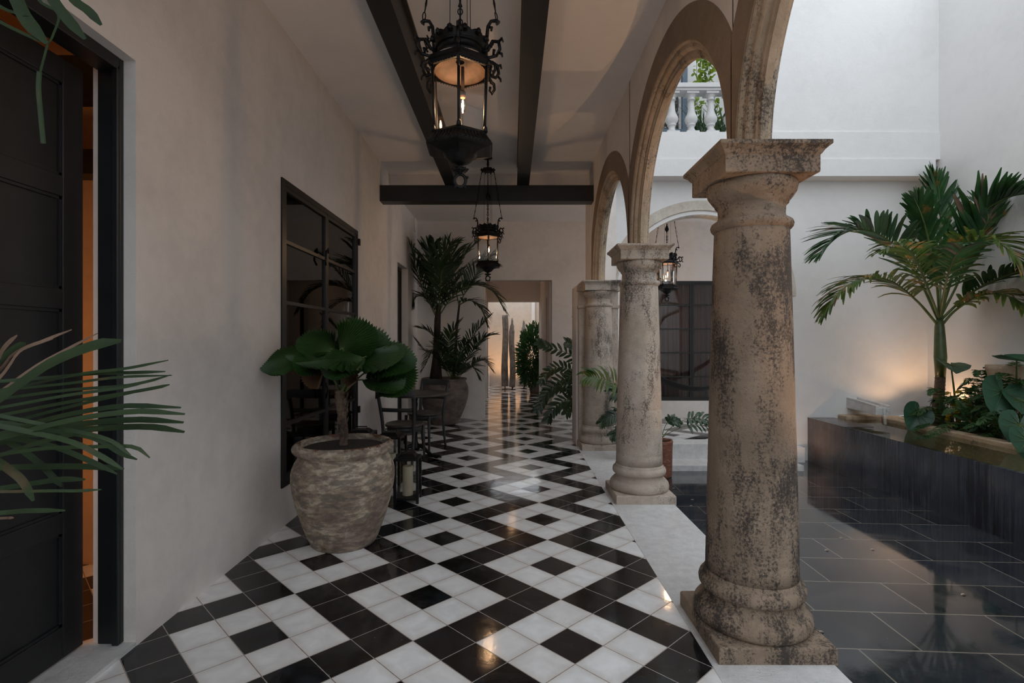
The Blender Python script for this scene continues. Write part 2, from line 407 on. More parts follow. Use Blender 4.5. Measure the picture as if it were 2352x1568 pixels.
def wall_holes(axis, a0, a1, u0, u1, v0, v1, holes):
    """slab between a0..a1 on axis ('x' or 'y'); u = other horizontal axis, v = z; holes (u0,u1,v0,v1)"""
    mb = MB()
    us = sorted({u0, u1, *[h[0] for h in holes], *[h[1] for h in holes]}); us = [u for u in us if u0 <= u <= u1]
    vs = sorted({v0, v1, *[h[2] for h in holes], *[h[3] for h in holes]}); vs = [v for v in vs if v0 <= v <= v1]
    def P(a, u, v): return (a, u, v) if axis == 'x' else (u, a, v)
    def solid(i, j):
        if i < 0 or j < 0 or i >= len(us)-1 or j >= len(vs)-1: return False
        uc, vc = (us[i]+us[i+1])/2, (vs[j]+vs[j+1])/2
        return not any(h[0] < uc < h[1] and h[2] < vc < h[3] for h in holes)
    for i in range(len(us)-1):
        for j in range(len(vs)-1):
            if not solid(i, j): continue
            A, B, C, D = us[i], us[i+1], vs[j], vs[j+1]
            for a in (a0, a1): mb.add([P(a, A, C), P(a, B, C), P(a, B, D), P(a, A, D)], [(0, 1, 2, 3)])
            if not solid(i-1, j): mb.add([P(a0, A, C), P(a1, A, C), P(a1, A, D), P(a0, A, D)], [(0, 1, 2, 3)])
            if not solid(i+1, j): mb.add([P(a0, B, C), P(a1, B, C), P(a1, B, D), P(a0, B, D)], [(0, 1, 2, 3)])
            if not solid(i, j-1): mb.add([P(a0, A, C), P(a1, A, C), P(a1, B, C), P(a0, B, C)], [(0, 1, 2, 3)])
            if not solid(i, j+1): mb.add([P(a0, A, D), P(a1, A, D), P(a1, B, D), P(a0, B, D)], [(0, 1, 2, 3)])
    return mb

def catmull(P, n):
    P = [Vector(p) for p in P]
    if len(P) == 2: return [P[0].lerp(P[1], i/n) for i in range(n+1)]
    Q = [P[0]*2-P[1]]+P+[P[-1]*2-P[-2]]; out = []; m = len(P)-1
    for k in range(n+1):
        x = k/n*m; i = min(int(x), m-1); t = x-i; a, b, c, d = Q[i:i+4]
        out.append(.5*((2*b)+(c-a)*t+(2*a-5*b+4*c-d)*t*t+(3*b-a-3*c+d)*t**3))
    return out
# ================================================================ THE BUILDING
XL = -1.667; XA = 1.03; XC = 1.181; YB = 9.018; ZC = 3.63
CY = [2.383-2.0995, 2.383, 4.482, 6.56]           # column lines along the gallery
COLX = 1.105
# floors
struct('floor', MB().box(-4.2, .833, -7, 13, -.3, 0).box(.833, 6.2, 7.05, 9.3, -.3, 0).box(-4.2, 2.2, 13, 16, -.3, 0), M['tiles'])
struct('trim_1', MB().box(.833, 1.345, -7, 7.05, -.3, .002).box(1.345, 3.62, 6.72, 7.06, -.28, .002), M['slab'])
struct('trim_2', MB().box(1.345, 3.62, 6.35, 6.72, -.28, -.19), M['slab'])
struct('floor_court', MB().box(1.33, 4.03, -7, 6.95, -.5, -.2565), M['slate'])
# left wall
wl = wall_holes('x', XL-.19, XL, -1, YB, 0, ZC+.1, [(1.05, 2.27, -1, 2.593), (3.69, 5.50, .29, 2.535), (7.454, 8.2, -1, 2.51)])
struct('wall_left', wl, M['wall'])
# ceiling of the gallery, ended behind the camera so sky light fills in
struct('ceiling', MB().box(-4.3, XA+.02, -.35, 6.98, ZC, ZC+.35), M['ceil'])
struct('ceiling_far_bay', MB().box(-4.3, 6.2, 7.13, 9.3, 3.467, 4.10), M['ceil'])
struct('wall_header', MB().box(XL, XA+.0, 6.98, 7.13, 3.467, ZC), M['wall'])
# back wall with the passage opening and the big glazed door to the right
struct('wall_back', wall_holes('y', YB, YB+.20, -4.2, 6.2, 0, 3.6, [(-.483, .705, -1, 2.431), (2.40, 3.95, .307, 2.416)]), M['wall'])
# passage
pas = MB()
pas.box(-.75, -.60, YB+.2, 12.4, 0, 3.0).box(-.75, .9, YB+.2, 12.55, 2.90, 3.0)
struct('wall_passage_left', pas, M['wall'])
struct('wall_passage_right', wall_holes('x', .67, .85, YB+.2, 12.4, 0, 3.0, [(9.72, 10.12, -1, 2.2)]), M['wall'])
struct('wall_passage_end', wall_holes('y', 12.4, 12.55, -1.2, 1.4, 0, 3.1, [(-.585, .66, -1, 2.31)]), M['wall'])
pat = MB().box(-1.2, 1.6, 15.7, 15.85, 0, 3.0).box(-.95, -.75, 12.55, 15.7, 0, 3.0).box(.95, 1.1, 12.55, 15.7, 0, 3.0)
struct('wall_patio', pat, M['warm'])
struct('trim_3', MB().box(.60, .70, 15.62, 15.699, 0, 3.0).box(-.75, -.68, 15.3, 15.7, 0, .45), M['court'])
# rooms behind the left wall
struct('wall_left_room', MB().box(-4.2, -4.0, -.5, 7.3, 0, 3.7).box(-4.1, XL-.19, 3.1, 3.25, 0, 3.7).box(-4.1, XL-.19, -.5, -.35, 0, 3.7), M['room'])
struct('wall_curtain_room', MB().box(-3.0, -2.95, 3.25, 6.2, 0, 3.7).box(-3.0, XL-.3, 6.1, 6.2, 0, 3.7).box(-3.0, XL-.3, 7.2, 7.25, 0, 3.6).box(-3.0, XL-.3, 8.6, 8.65, 0, 3.6).box(-3.05, -3.0, 7.2, 8.65, 0, 3.6), M['wall'])
struct('wall_rear_bounce', MB().box(-4.2, 6.2, -7.2, -7.0, -.5, 3.2).box(-2.2, -2.0, -7, -1, 0, 3.2), M['court'])  # unseen open yard behind the camera, added to bounce light in
struct('wall_behind_glass', MB().box(1.9, 4.6, 10.2, 10.3, 0, 3.6).box(1.8, 1.9, YB+.2, 10.3, 0, 3.6).box(4.5, 4.6, YB+.2, 10.3, 0, 3.6).box(1.8, 4.6, YB+.2, 10.3, 3.5, 3.6), M['wall'])
# roof over the rooms (keeps the sky out)
struct('ceiling_rooms', MB().box(-4.3, -1.9, 6.99, 7.125, 3.64, 3.8).box(1.7, 4.7, 9.2, 10.4, 3.6, 3.7), M['ceil'])

# ---- arcade wall with round arches
RN, RI, RX = .93, 1.02, 1.195
SPR = [2.20, 2.205, 2.13]
def arch_face(mb, x, c, spr, ztop, y0, y1, R, n=48, axis='x', ry=None):
    """wall face above an arch; y0..y1 bay"""
    ry = ry or R
    pts = [(c-R*cos(pi*i/n), spr+ry*sin(pi*i/n)) for i in range(n+1)]
    if axis == 'x' : mb.add([(x, y0, spr-.09), (x, c-R, spr-.09), (x, c-R, spr), (x, y0, spr), (x, c+R, spr-.09), (x, y1, spr-.09), (x, y1, spr), (x, c+R, spr)], [(0, 1, 2, 3), (4, 5, 6, 7)])
    P = (lambda u, z: (x, u, z)) if axis == 'x' else (lambda u, z: (u, x, z))
    if y0 < c-R: mb.add([P(y0, spr), P(c-R, spr), P(c-R, ztop), P(y0, ztop)], [(0, 1, 2, 3)])
    if y1 > c+R: mb.add([P(c+R, spr), P(y1, spr), P(y1, ztop), P(c+R, ztop)], [(0, 1, 2, 3)])
    for (a, b), (d, e) in zip(pts, pts[1:]):
        mb.add([P(a, b), P(d, e), P(d, ztop), P(a, ztop)], [(0, 1, 2, 3)])
mb = MB(); HB = 2.0995/2
bays = [(CY[0]+HB, SPR[0]), (CY[1]+HB, SPR[1]), (CY[2]+HB-.01, SPR[2])]
for c, s in bays:
    arch_face(mb, XA, c, s, ZC, c-HB, c+HB+.01, RI)
    arch_face(mb, XC, c, s, 8.5, c-HB, c+HB+.01, RI)
y0 = CY[0]
mb.box(XA, XC, -.35, y0-.15, 0, 8.5).box(XA, XC, y0-.15, y0+.0005, 2.2, 8.5)  # unseen wall above the roof, carried up to shade the court
mb.box(XA, XC, bays[2][0]+HB, 6.98, 2.13, 8.5)
mb.add([(XA, -.35, 8.5), (XC, -.35, 8.5), (XC, 7, 8.5), (XA, 7, 8.5)], [(0, 1, 2, 3)])
mb.add([(XA+.02, -.35, ZC), (XA+.02, 7, ZC), (XA+.02, 7, 8.5), (XA+.02, -.35, 8.5)], [(0, 1, 2, 3)])
struct('wall_arcade', mb, M['wall'])
struct('wall_pier', MB().box(.838, 1.375, 6.70, 7.13, 0, 2.08).box(XA-.005, 1.375, 6.76, 7.13, 2.08, 3.467), M['wall'])
# moulded arch ribs + brown stucco band on the gallery side
_h = [(-.004, 1.03), (-.004, 1.004), (.004, .994), (.016, .992), (.018, .972), (.024, .964), (.036, .957), (.047, .955), (.049, .938), (.055, .931), (.060, .915)]
PROF = [(XA+a, r) for a, r in _h]+[(XC-a, r) for a, r in _h[::-1]]
for i, (c, s) in enumerate(bays):
    mb = MB(); n = 72; vs = []
    for k in range(-1, n+2):
        a = pi*min(max(k, 0), n)/n; dzz = -.09 if k in (-1, n+1) else 0
        for x, r in PROF:
            rr = r*(1+.0022*noise.noise(Vector((x*30, a*9, i*5))))
            vs.append((x, c-rr*cos(a), s+rr*sin(a)+dzz))
    m = len(PROF)
    mb.add(vs, [(k*m+j, (k+1)*m+j, (k+1)*m+j+1, k*m+j+1) for k in range(n+2) for j in range(m-1)], False)
    for k in (0, n+2): mb.add([vs[k*m+j] for j in range(m)], [list(range(m))])
    struct('trim_%d' % (4+i*2), mb, M['stoneC'])
    mb = MB(); vs = []
    for k in range(n+1):
        a = pi*k/n; ca = abs(cos(a)); ro = min(RX, (HB+.004)/ca if ca > 1e-6 else RX)
        for x, r in ((XA, ro), (XA-.010, ro-.002 if ro > 1.15 else ro), (XA-.010, 1.008), (XA, 1.008)):
            vs.append((x, c-r*cos(a), s+r*sin(a)))
    mb.add(vs, [(k*4+j, k*4+j+1, (k+1)*4+j+1, (k+1)*4+j) for k in range(n) for j in range(3)])
    struct('trim_%d' % (5+i*2), mb, M['stucco'])

# ---- court walls
XR = 5.62
struct('wall_right', MB().box(XR, XR+.2, -7, 7.2, -.5, 6.1), M['court'])
fc = MB(); YF = 6.92; ax = 2.55; aw = 1.10; ah = 1.10; az = 1.967
arch_face(fc, YF, ax, az, 3.75, 1.30, 3.80, aw, 40, 'y', ah)
arch_face(fc, YF+.21, ax, az, 3.467, 1.30, 3.80, aw, 40, 'y', ah)
fc.box(3.80, XR+.1, YF, YF+.21, -.5, 3.75)
pts = [(ax-aw*cos(pi*i/40), az+ah*sin(pi*i/40)) for i in range(41)]
for (a, b), (d, e) in zip(pts, pts[1:]): fc.add([(a, YF, b), (d, YF, e), (d, YF+.21, e), (a, YF+.21, b)], [(0, 1, 2, 3)], True)
fc.box(1.30, 1.45, YF, YF+.21, 0, az-.001).box(3.65, 3.799, YF, YF+.21, -.3, az-.001)
struct('wall_far_lower', fc, M['court'])
# projecting upper storey with the band and its shadow line
struct('wall_far_upper', MB().box(XC, XR, 6.72, YF+.21, 3.74, 4.10).box(3.40, XR, 6.74, YF+.21, 4.10, 9.5), M['court'])  # unseen top raised to even out sky light on the wall
struct('trim_10', MB().box(XC, XR-.07, 6.705, YF+.05, 3.516, 3.74), M['court'])
ring = MB(); n = 60
pr = [(YF+.002, .19), (YF-.012, .185), (YF-.012, .075), (YF-.02, .07), (YF-.02, .055), (YF+.0, .045), (YF+.015, .03), (YF+.03, .028), (YF+.05, .0), (YF+.21, -.002)]
vs = [(ax-(aw+r)*cos(pi*k/n), y, az+(ah+r)*sin(pi*k/n)) for k in range(n+1) for y, r in pr]; m = len(pr)
ring.add(vs, [(k*m+j, k*m+j+1, (k+1)*m+j+1, (k+1)*m+j) for k in range(n) for j in range(m-1)], False)
struct('trim_11', ring, M['stoneW'])
struct('trim_12', MB().box(3.64, 3.89, 6.80, 6.92, -.26, -.06), M['court'])
struct('wall_far_terrace', wall_holes('y', 8.2, 8.3, 1.0, 3.8, 4.1, 7.6, [(1.3, 2.80, 4.30, 6.55)]), M['court'])
struct('floor_terrace', MB().box(XC, 3.42, YF+.2, 8.2, 4.06, 4.105), M['court'])
struct('wall_terrace_side', MB().box(3.42, 3.5, YF+.2, 8.2, 4.1, 7.5).box(XC-.1, XC, YF, 8.2, 3.9, 7.5), M['court'])

# ---- steel roof beams
g = 'steel ceiling beams'
def ibeam(x0, x1, y0, y1, z0, z1):
    b = MB(); t = .022
    b.box(x0, x1, y0, y1, z0, z0+t).box(x0, x1, y0, y1, z1-t, z1).box((x0+x1)/2-.045, (x0+x1)/2+.045, y0, y1, z0+t, z1-t)
    return b
o = struct('beam', MB().box(-1.70, 1.06, 6.45, 6.63, 3.119, 3.32), M['steel'], bevel=.004)
b1 = ibeam(-.844, -.701, -.3, 6.66, 3.32, 3.63); struct('beam_long_left', b1, M['steel'])
b2 = ibeam(.063, .216, -.3, 6.66, 3.32, 3.63); struct('beam_long_right', b2, M['steel'])

# ---- door in the left wall (nearest)
dr = MB(); fx = XL-.055
dr.box(XL-.155, fx, 2.25, 2.275, 0.02, 2.60).box(fx-.028, fx, 2.235, 2.25, .02, 2.56)
dr.box(XL-.155, fx, 1.045, 1.08, 0.02, 2.60).box(XL-.155, fx, 1.08, 2.25, 2.54, 2.598)
d1 = struct('door_1', dr, M['wood'], bevel=.004)
def door_leaf(parent, x, y0, y1):
    zs = [(.161, .55), (.636, 1.485), (1.568, 1.953), (2.040, 2.427)]; t = .042
    b = MB(); pw = .10
    b.box(x-t, x, y0, y0+pw, .03, 2.53).box(x-t, x, y1-pw, y1, .03, 2.53)
    edges = [.03]+[q for p in zs for q in p]+[2.53]
    for i in range(0, len(edges), 2): b.box(x-t, x, y0+pw, y1-pw, edges[i], edges[i+1])
    l = b.build('door_leaf', M['wood'], parent, bevel=.003)
    p = MB()
    for a, c in zs:
        p.box(x-t+.012, x-.014, y0+pw, y1-pw, a, c)
        for q in (.012,):
            p.box(x-.014, x-.006, y0+pw, y0+pw+q, a, c).box(x-.014, x-.006, y1-pw-q, y1-pw, a, c)
            p.box(x-.014, x-.006, y0+pw, y1-pw, a, a+q).box(x-.014, x-.006, y0+pw, y1-pw, c-q, c)
    p.build('door_panel', M['wood'], l)
    return l
door_leaf(d1, XL-.205, 1.64, 2.235)
door_leaf(d1, XL-.205, 1.04, 1.635)
struct('trim_13', MB().box(XL-.32, XL+.0, 1.05, 2.268, -.2, .018), M['slab'])
# dark beams in the orange room
rb = MB().box(-3.9, XL-.2, 2.55, 2.70, 2.72, 2.86); struct('beam_in_room', MB().box(-4.0, XL-.4, 2.70, 2.86, 2.66, 2.86).box(-4.0, XL-.4, 2.90, 3.02, 2.3, 2.44), M['steel'])

# ---- window in the left wall
def glazed(name, axis, a, u0, u1, z0, z1, cols, rows, fw=.045, bw=.026, dep=.05, cur=None, curd=.22, cm=None):
    def bx(mb, ua, ub, za, zb, d0, d1):
        lo, hi = min(a+d0, a+d1), max(a+d0, a+d1)
        if axis == 'x': mb.box(lo, hi, ua, ub, za, zb)
        else: mb.box(ua, ub, lo, hi, za, zb)
    s = -1 if axis == 'x' else 1
    f = MB(); bx(f, u0, u0+fw, z0, z1, 0, s*dep); bx(f, u1-fw, u1, z0, z1, 0, s*dep); bx(f, u0+fw, u1-fw, z0, z0+fw, 0, s*dep); bx(f, u0+fw, u1-fw, z1-fw, z1, 0, s*dep)
    w = struct(name, f, M['steel'])
    cw = (u1-u0-2*fw)/cols
    for c in range(cols):
        a0, a1 = u0+fw+c*cw+.002, u0+fw+(c+1)*cw-.002
        k = MB(); q = .034
        bx(k, a0, a0+q, z0+fw, z1-fw, s*.005, s*(dep-.01)); bx(k, a1-q, a1, z0+fw, z1-fw, s*.005, s*(dep-.01))
        bx(k, a0+q, a1-q, z0+fw, z0+fw+q, s*.005, s*(dep-.01)); bx(k, a0+q, a1-q, z1-fw-q, z1-fw, s*.005, s*(dep-.01))
        for r in range(1, rows):
            zz = z0+(z1-z0)*r/rows; bx(k, a0+q, a1-q, zz-bw/2, zz+bw/2, s*.008, s*(dep-.012))
        cs = k.build('casement', M['steel'], w)
        gl = MB(); bx(gl, a0+q, a1-q, z0+fw+q, z1-fw-q, s*.022, s*.026); gl.build('pane', M['wglass'], cs)
    if cur is not None:
        cvs = []; n = int((u1-u0)/.012); pts = []
        for i in range(n+1):
            u = u0-.05+(u1-u0+.1)*i/n
            d = curd+.028*sin(u*52+2*sin(u*7))+.012*sin(u*131+1)
            pts.append((u, d))
        c = MB()
        for (ua, da), (ub, db) in zip(pts, pts[1:]):
            P = (lambda u, d, z: (a+s*d, u, z)) if axis == 'x' else (lambda u, d, z: (u, a+s*d, z))
            c.add([P(ua, da, z0-.15), P(ub, db, z0-.15), P(ub, db, z1+.12), P(ua, da, z1+.12)], [(0, 1, 2, 3)], True)
        o = c.build('curtain', M[cm or 'curt'], None, thick=.002); tag(o, cur[0], 'curtain')
    return w
w1 = glazed('window_1', 'x', XL+.012, 3.69, 5.505, .29, 2.535, 2, 5, cur=('grey sheer curtain in long folds behind the black left-wall window',), curd=.16)
hg = MB()
for z in (2.42, 1.55, .62): hg.box(XL+.01, XL+.03, 5.50, 5.535, z-.035, z+.035)
hg.build('hinge', M['iron'], w1)
sc = MB(); sc.tube([(XL+.03, 4.50, 2.02), (XL+.04, 4.47, 2.06), (XL+.04, 4.49, 2.14), (XL+.04, 4.53, 2.17), (XL+.04, 4.54, 2.13)], .009, 6).tube([(XL+.03, 4.5, .85), (XL+.05, 4.5, .92), (XL+.03, 4.5, .99)], .009, 6)
sc.build('latch', M['iron'], w1)
struct('wall_window_room', MB().box(XL-.19-.05, XL-.19, 3.3, 3.6, 0, 3.6), M['wall'])
w2 = glazed('window_2', 'y', YB+.01, 2.40, 3.95, .307, 2.416, 2, 5, fw=.03, bw=.022, cur=('mauve curtain in narrow folds behind the tall black far window',), curd=.12, cm='curt2')
w3 = MB(); w3.box(2.72, 2.80, 8.17, 8.22, 4.30, 6.55).box(1.3, 2.72, 8.17, 8.22, 4.66, 4.74).box(1.3, 2.72, 8.17, 8.22, 5.62, 5.66).box(1.3, 2.72, 8.17, 8.22, 6.49, 6.55).box(2.02, 2.08, 8.17, 8.22, 4.7, 6.5)
w3o = struct('window_3', w3, M['blue'])
MB().box(1.3, 2.72, 8.22, 8.225, 4.3, 6.5).build('pane', M['wglass'], w3o)
c3 = MB()
for i in range(110):
    u = 1.3+i*.013; v = u+.013; f = lambda q: 8.36+.03*sin(q*60)
    c3.add([(u, f(u), 4.3), (v, f(v), 4.3), (v, f(v), 6.6), (u, f(u), 6.6)], [(0, 1, 2, 3)], True)
tag(c3.build('curtain', M['curt3'], None, thick=.002), 'lavender curtain behind the blue-grey upper terrace window', 'curtain')
struct('wall_terrace_room', MB().box(1.0, 3.8, 8.9, 9.0, 4.1, 7.6).box(1.0, 3.8, 8.3, 8.9, 7.4, 7.6), M['court'])

# dark doors
def plank_door(name, mbf, leafmb):
    o = struct(name, mbf, M['wood']); leafmb.build('door_leaf', M['wood'], o, bevel=.003)
d2 = MB().box(XL-.16, XL-.10, 7.454, 7.50, 0, 2.51).box(XL-.16, XL-.10, 8.15, 8.2, 0, 2.51).box(XL-.16, XL-.10, 7.5, 8.15, 2.46, 2.51)
l2 = MB().box(XL-.15, XL-.12, 7.5, 8.15, .01, 2.46)
for a, b in ((.12, .8), (.92, 1.5), (1.62, 2.36)): l2.box(XL-.125, XL-.112, 7.58, 8.07, a, b)
plank_door('door_2', d2, l2)
d3 = MB().box(.76, .80, 9.72, 9.76, 0, 2.2).box(.76, .80, 10.08, 10.12, 0, 2.2).box(.76, .80, 9.76, 10.08, 2.16, 2.2)
plank_door('door_3', d3, MB().box(.77, .79, 9.76, 10.08, .01, 2.16))
tag(MB().lathe([(0, .0), (0, .10), (.008, .11), (.016, .10), (.016, .085), (.008, .082)], 28).build('wall_plaque', M['wall'], None), 'small round plaster plaque on the left wall above the corner palm', 'plaque')
pl = COL.objects['wall_plaque']; pl.rotation_euler = (0, pi/2, 0); pl.scale = (1.3, .8, 1); pl.location = (XL+.001, 8.78, 3.36)

# ================================================================ POOL, PLANTER, STEPS
PX = 3.996; PZ = .317
pw = MB().box(PX, PX+.05, -4, 6.92, -.3, PZ)
tp = struct('wall_pool', pw, M['slatew'])
struct('trim_14', MB().box(PX+.051, PX+.35, 6.15, 6.92, PZ-.08, PZ+.008).box(PX-.004, PX+.056, 6.15, 6.92, PZ-.001, PZ+.008), M['slatew'])
struct('floor_pool', MB().box(PX+.02, 4.82, -4, 6.92, -.06, -.02).box(PX+.05, PX+.09, -4, 6.92, -.05, PZ-.012), M['poolb'])
cb = MB().box(4.78, 4.92, -4, 6.62, -.1, PZ+.052).box(4.40, 4.92, 6.74, 6.92, -.1, PZ+.052).box(4.86, 5.1, 6.55, 6.80, -.1, PZ+.052)
struct('trim_15', cb, M['curb'], bevel=.012)
wt = MB(); wt.add([(PX+.002, -4, PZ+.004), (4.79, -4, PZ+.004), (4.79, 6.75, PZ+.004), (PX+.35, 6.75, PZ+.004), (PX+.35, 6.15, PZ+.004), (PX+.002, 6.15, PZ+.004)], [(0, 1, 2, 3, 4, 5)])
o = wt.build('pool_water', M['water']); o['kind'] = 'stuff'; o['label'] = 'still pale green water filling the long raised pool'; o['category'] = 'water'
so = MB(); nx, ny = 14, 90
for j in range(ny+1):
    for i in range(nx+1):
        x = 4.90+(XR-.006-4.90)*i/nx; y = -4+10.91*j/ny
        so.v.append((x, y, PZ+.03+.035*noise.noise(Vector((x*3, y*3, 0)))+.012*noise.noise(Vector((x*14, y*14, 2)))))
for j in range(ny):
    for i in range(nx): so.f.append([j*(nx+1)+i, j*(nx+1)+i+1, (j+1)*(nx+1)+i+1, (j+1)*(nx+1)+i]); so.sm.append(True)
o = so.build('planter_soil', M['hay']); o['kind'] = 'stuff'; o['label'] = 'dark mulched soil in the raised bed behind the pool'; o['category'] = 'soil'
# spout and its water
sp = thing('water_spout', 'white stone trough spout sticking out of the court wall above the pool', 'water spout', (4.62, 6.92, .5))
s = MB(); x0, x1, ya, yb = 4.52, 4.70, 6.36, 6.95
def pris(b, x0, x1, z0a, z1a, z0b, z1b):
    b.add([(x0, ya, z0a), (x1, ya, z0a), (x1, ya, z1a), (x0, ya, z1a), (x0, yb, z0b), (x1, yb, z0b), (x1, yb, z1b), (x0, yb, z1b)],
          [(0, 1, 2, 3), (5, 4, 7, 6), (4, 0, 3, 7), (1, 5, 6, 2), (3, 2, 6, 7), (4, 5, 1, 0)])
pris(s, x0, x1, .435, .525, .455, .575); pris(s, x0, x0+.04, .525, .555, .575, .605); pris(s, x1-.04, x1, .525, .555, .575, .605)
s.build('trough', M['slab'], sp, bevel=.006)
st = MB().tube([(4.61, 6.40, .535), (4.61, 6.35, .52), (4.61, 6.33, .42), (4.61, 6.325, .325)], [.018, .016, .012, .014], 8, flat=1.6)
o = st.build('water_stream', M['stream']); o['label'] = 'thin stream of water falling from the spout into the pool'; o['category'] = 'water'; o['kind'] = 'stuff'
wp = MB().box(3.70, 3.76, 6.83, 6.915, .0, .02); 
# ================================================================ COLUMNS
COLX = 1.112
def column(y, top, mat, label, pil=False):
    t = thing('stone_column', label, 'column', (COLX, y, 0)); k = top/2.20
    def zz(z): return z if z < .4 else .4+(z-.4)*(top-.4)/(2.2-.4)
    p = MB(); q = .249
    def square(mb, prof):
        vs = []
        for z, h in prof:
            for a, b in ((-1, -1), (1, -1), (1, 1), (-1, 1)):
                vs.append((COLX+a*h, y+b*h, z))
        m = len(prof); fs = [(4*i+j, 4*i+(j+1) % 4, 4*i+4+(j+1) % 4, 4*i+4+j) for i in range(m-1) for j in range(4)]
        fs += [(3, 2, 1, 0), tuple(4*(m-1)+j for j in range(4))]; mb.add(vs, fs)
    square(p, [(-.01, .249), (.066, .249), (.073, .243)]); p.build('plinth', mat, t, bevel=.006)
    b = MB().lathe([(.070, .225), (.074, .242), (.09, .252), (.11, .254), (.135, .248), (.152, .234), (.16, .222), (.166, .221), (.172, .213), (.185, .204), (.20, .204), (.208, .212),
                    (.212, .222), (.222, .228), (.24, .230), (.256, .225), (.266, .213), (.27, .208), (.278, .208), (.29, .2005)], 72, (COLX, y, 0), jit=.012)
    b.build('base', mat, t)
    s = MB(); pr = [(.285, .1995), (.37, .1985), (.376, .1965), (.383, .198)]
    for i in range(1, 31):
        z = .383+(1.845-.383)*i/30; r = .198-.037*(i/30)**1.15
        pr.append((zz(z), r))
    pr = pr[:12]+[(pr[11][0]+.004, pr[11][1]-.0025), (pr[11][0]+.010, pr[11][1]-.0005)]+pr[12:]
    pr.append((zz(1.858), .160))
    s.lathe(pr, 72, (COLX, y, 0), jit=.008); s.build('shaft', mat, t)
    c = MB().lathe([(zz(z), r) for z, r in [(1.855, .158), (1.862, .166), (1.872, .175), (1.885, .178), (1.897, .174), (1.905, .163), (1.908, .150), (1.93, .143), (1.965, .145), (1.975, .150), (1.98, .157),
                    (1.992, .159), (1.998, .167), (2.01, .176), (2.03, .189), (2.055, .194), (2.078, .190)]], 72, (COLX, y, 0), jit=.01)
    c.build('neck', mat, t)
    a = MB(); square(a, [(zz(2.072), .200), (zz(2.076), .203), (zz(2.148), .203), (zz(2.152), .209), (zz(2.158), .212), (zz(2.166), .217), (zz(2.178), .230), (zz(2.183), .237), (zz(2.200), .237)])
    a.build('abacus', mat, t, bevel=.003)
    if pil:
        e = MB().box(.865, 1.375, 6.62, 6.70, 0, 2.02).box(.85, 1.39, 6.60, 6.70, 0, .07).box(.852, 1.39, 6.60, 6.70, 1.78, 1.82).box(.845, 1.40, 6.59, 6.70, 2.0, 2.08)
        e.build('pilaster', mat, t, bevel=.006)
    return t
column(CY[1], 2.20, M['stoneA'], 'tall weathered stone column with black lichen, nearest of the arcade beside the wet paving')
column(CY[2], 2.165, M['stoneB'], 'pale stone column standing between the near dark column and the end column')
column(CY[3], 2.11, M['stoneB'], 'short-looking pale end column set against the pier by the far courtyard wall', True)

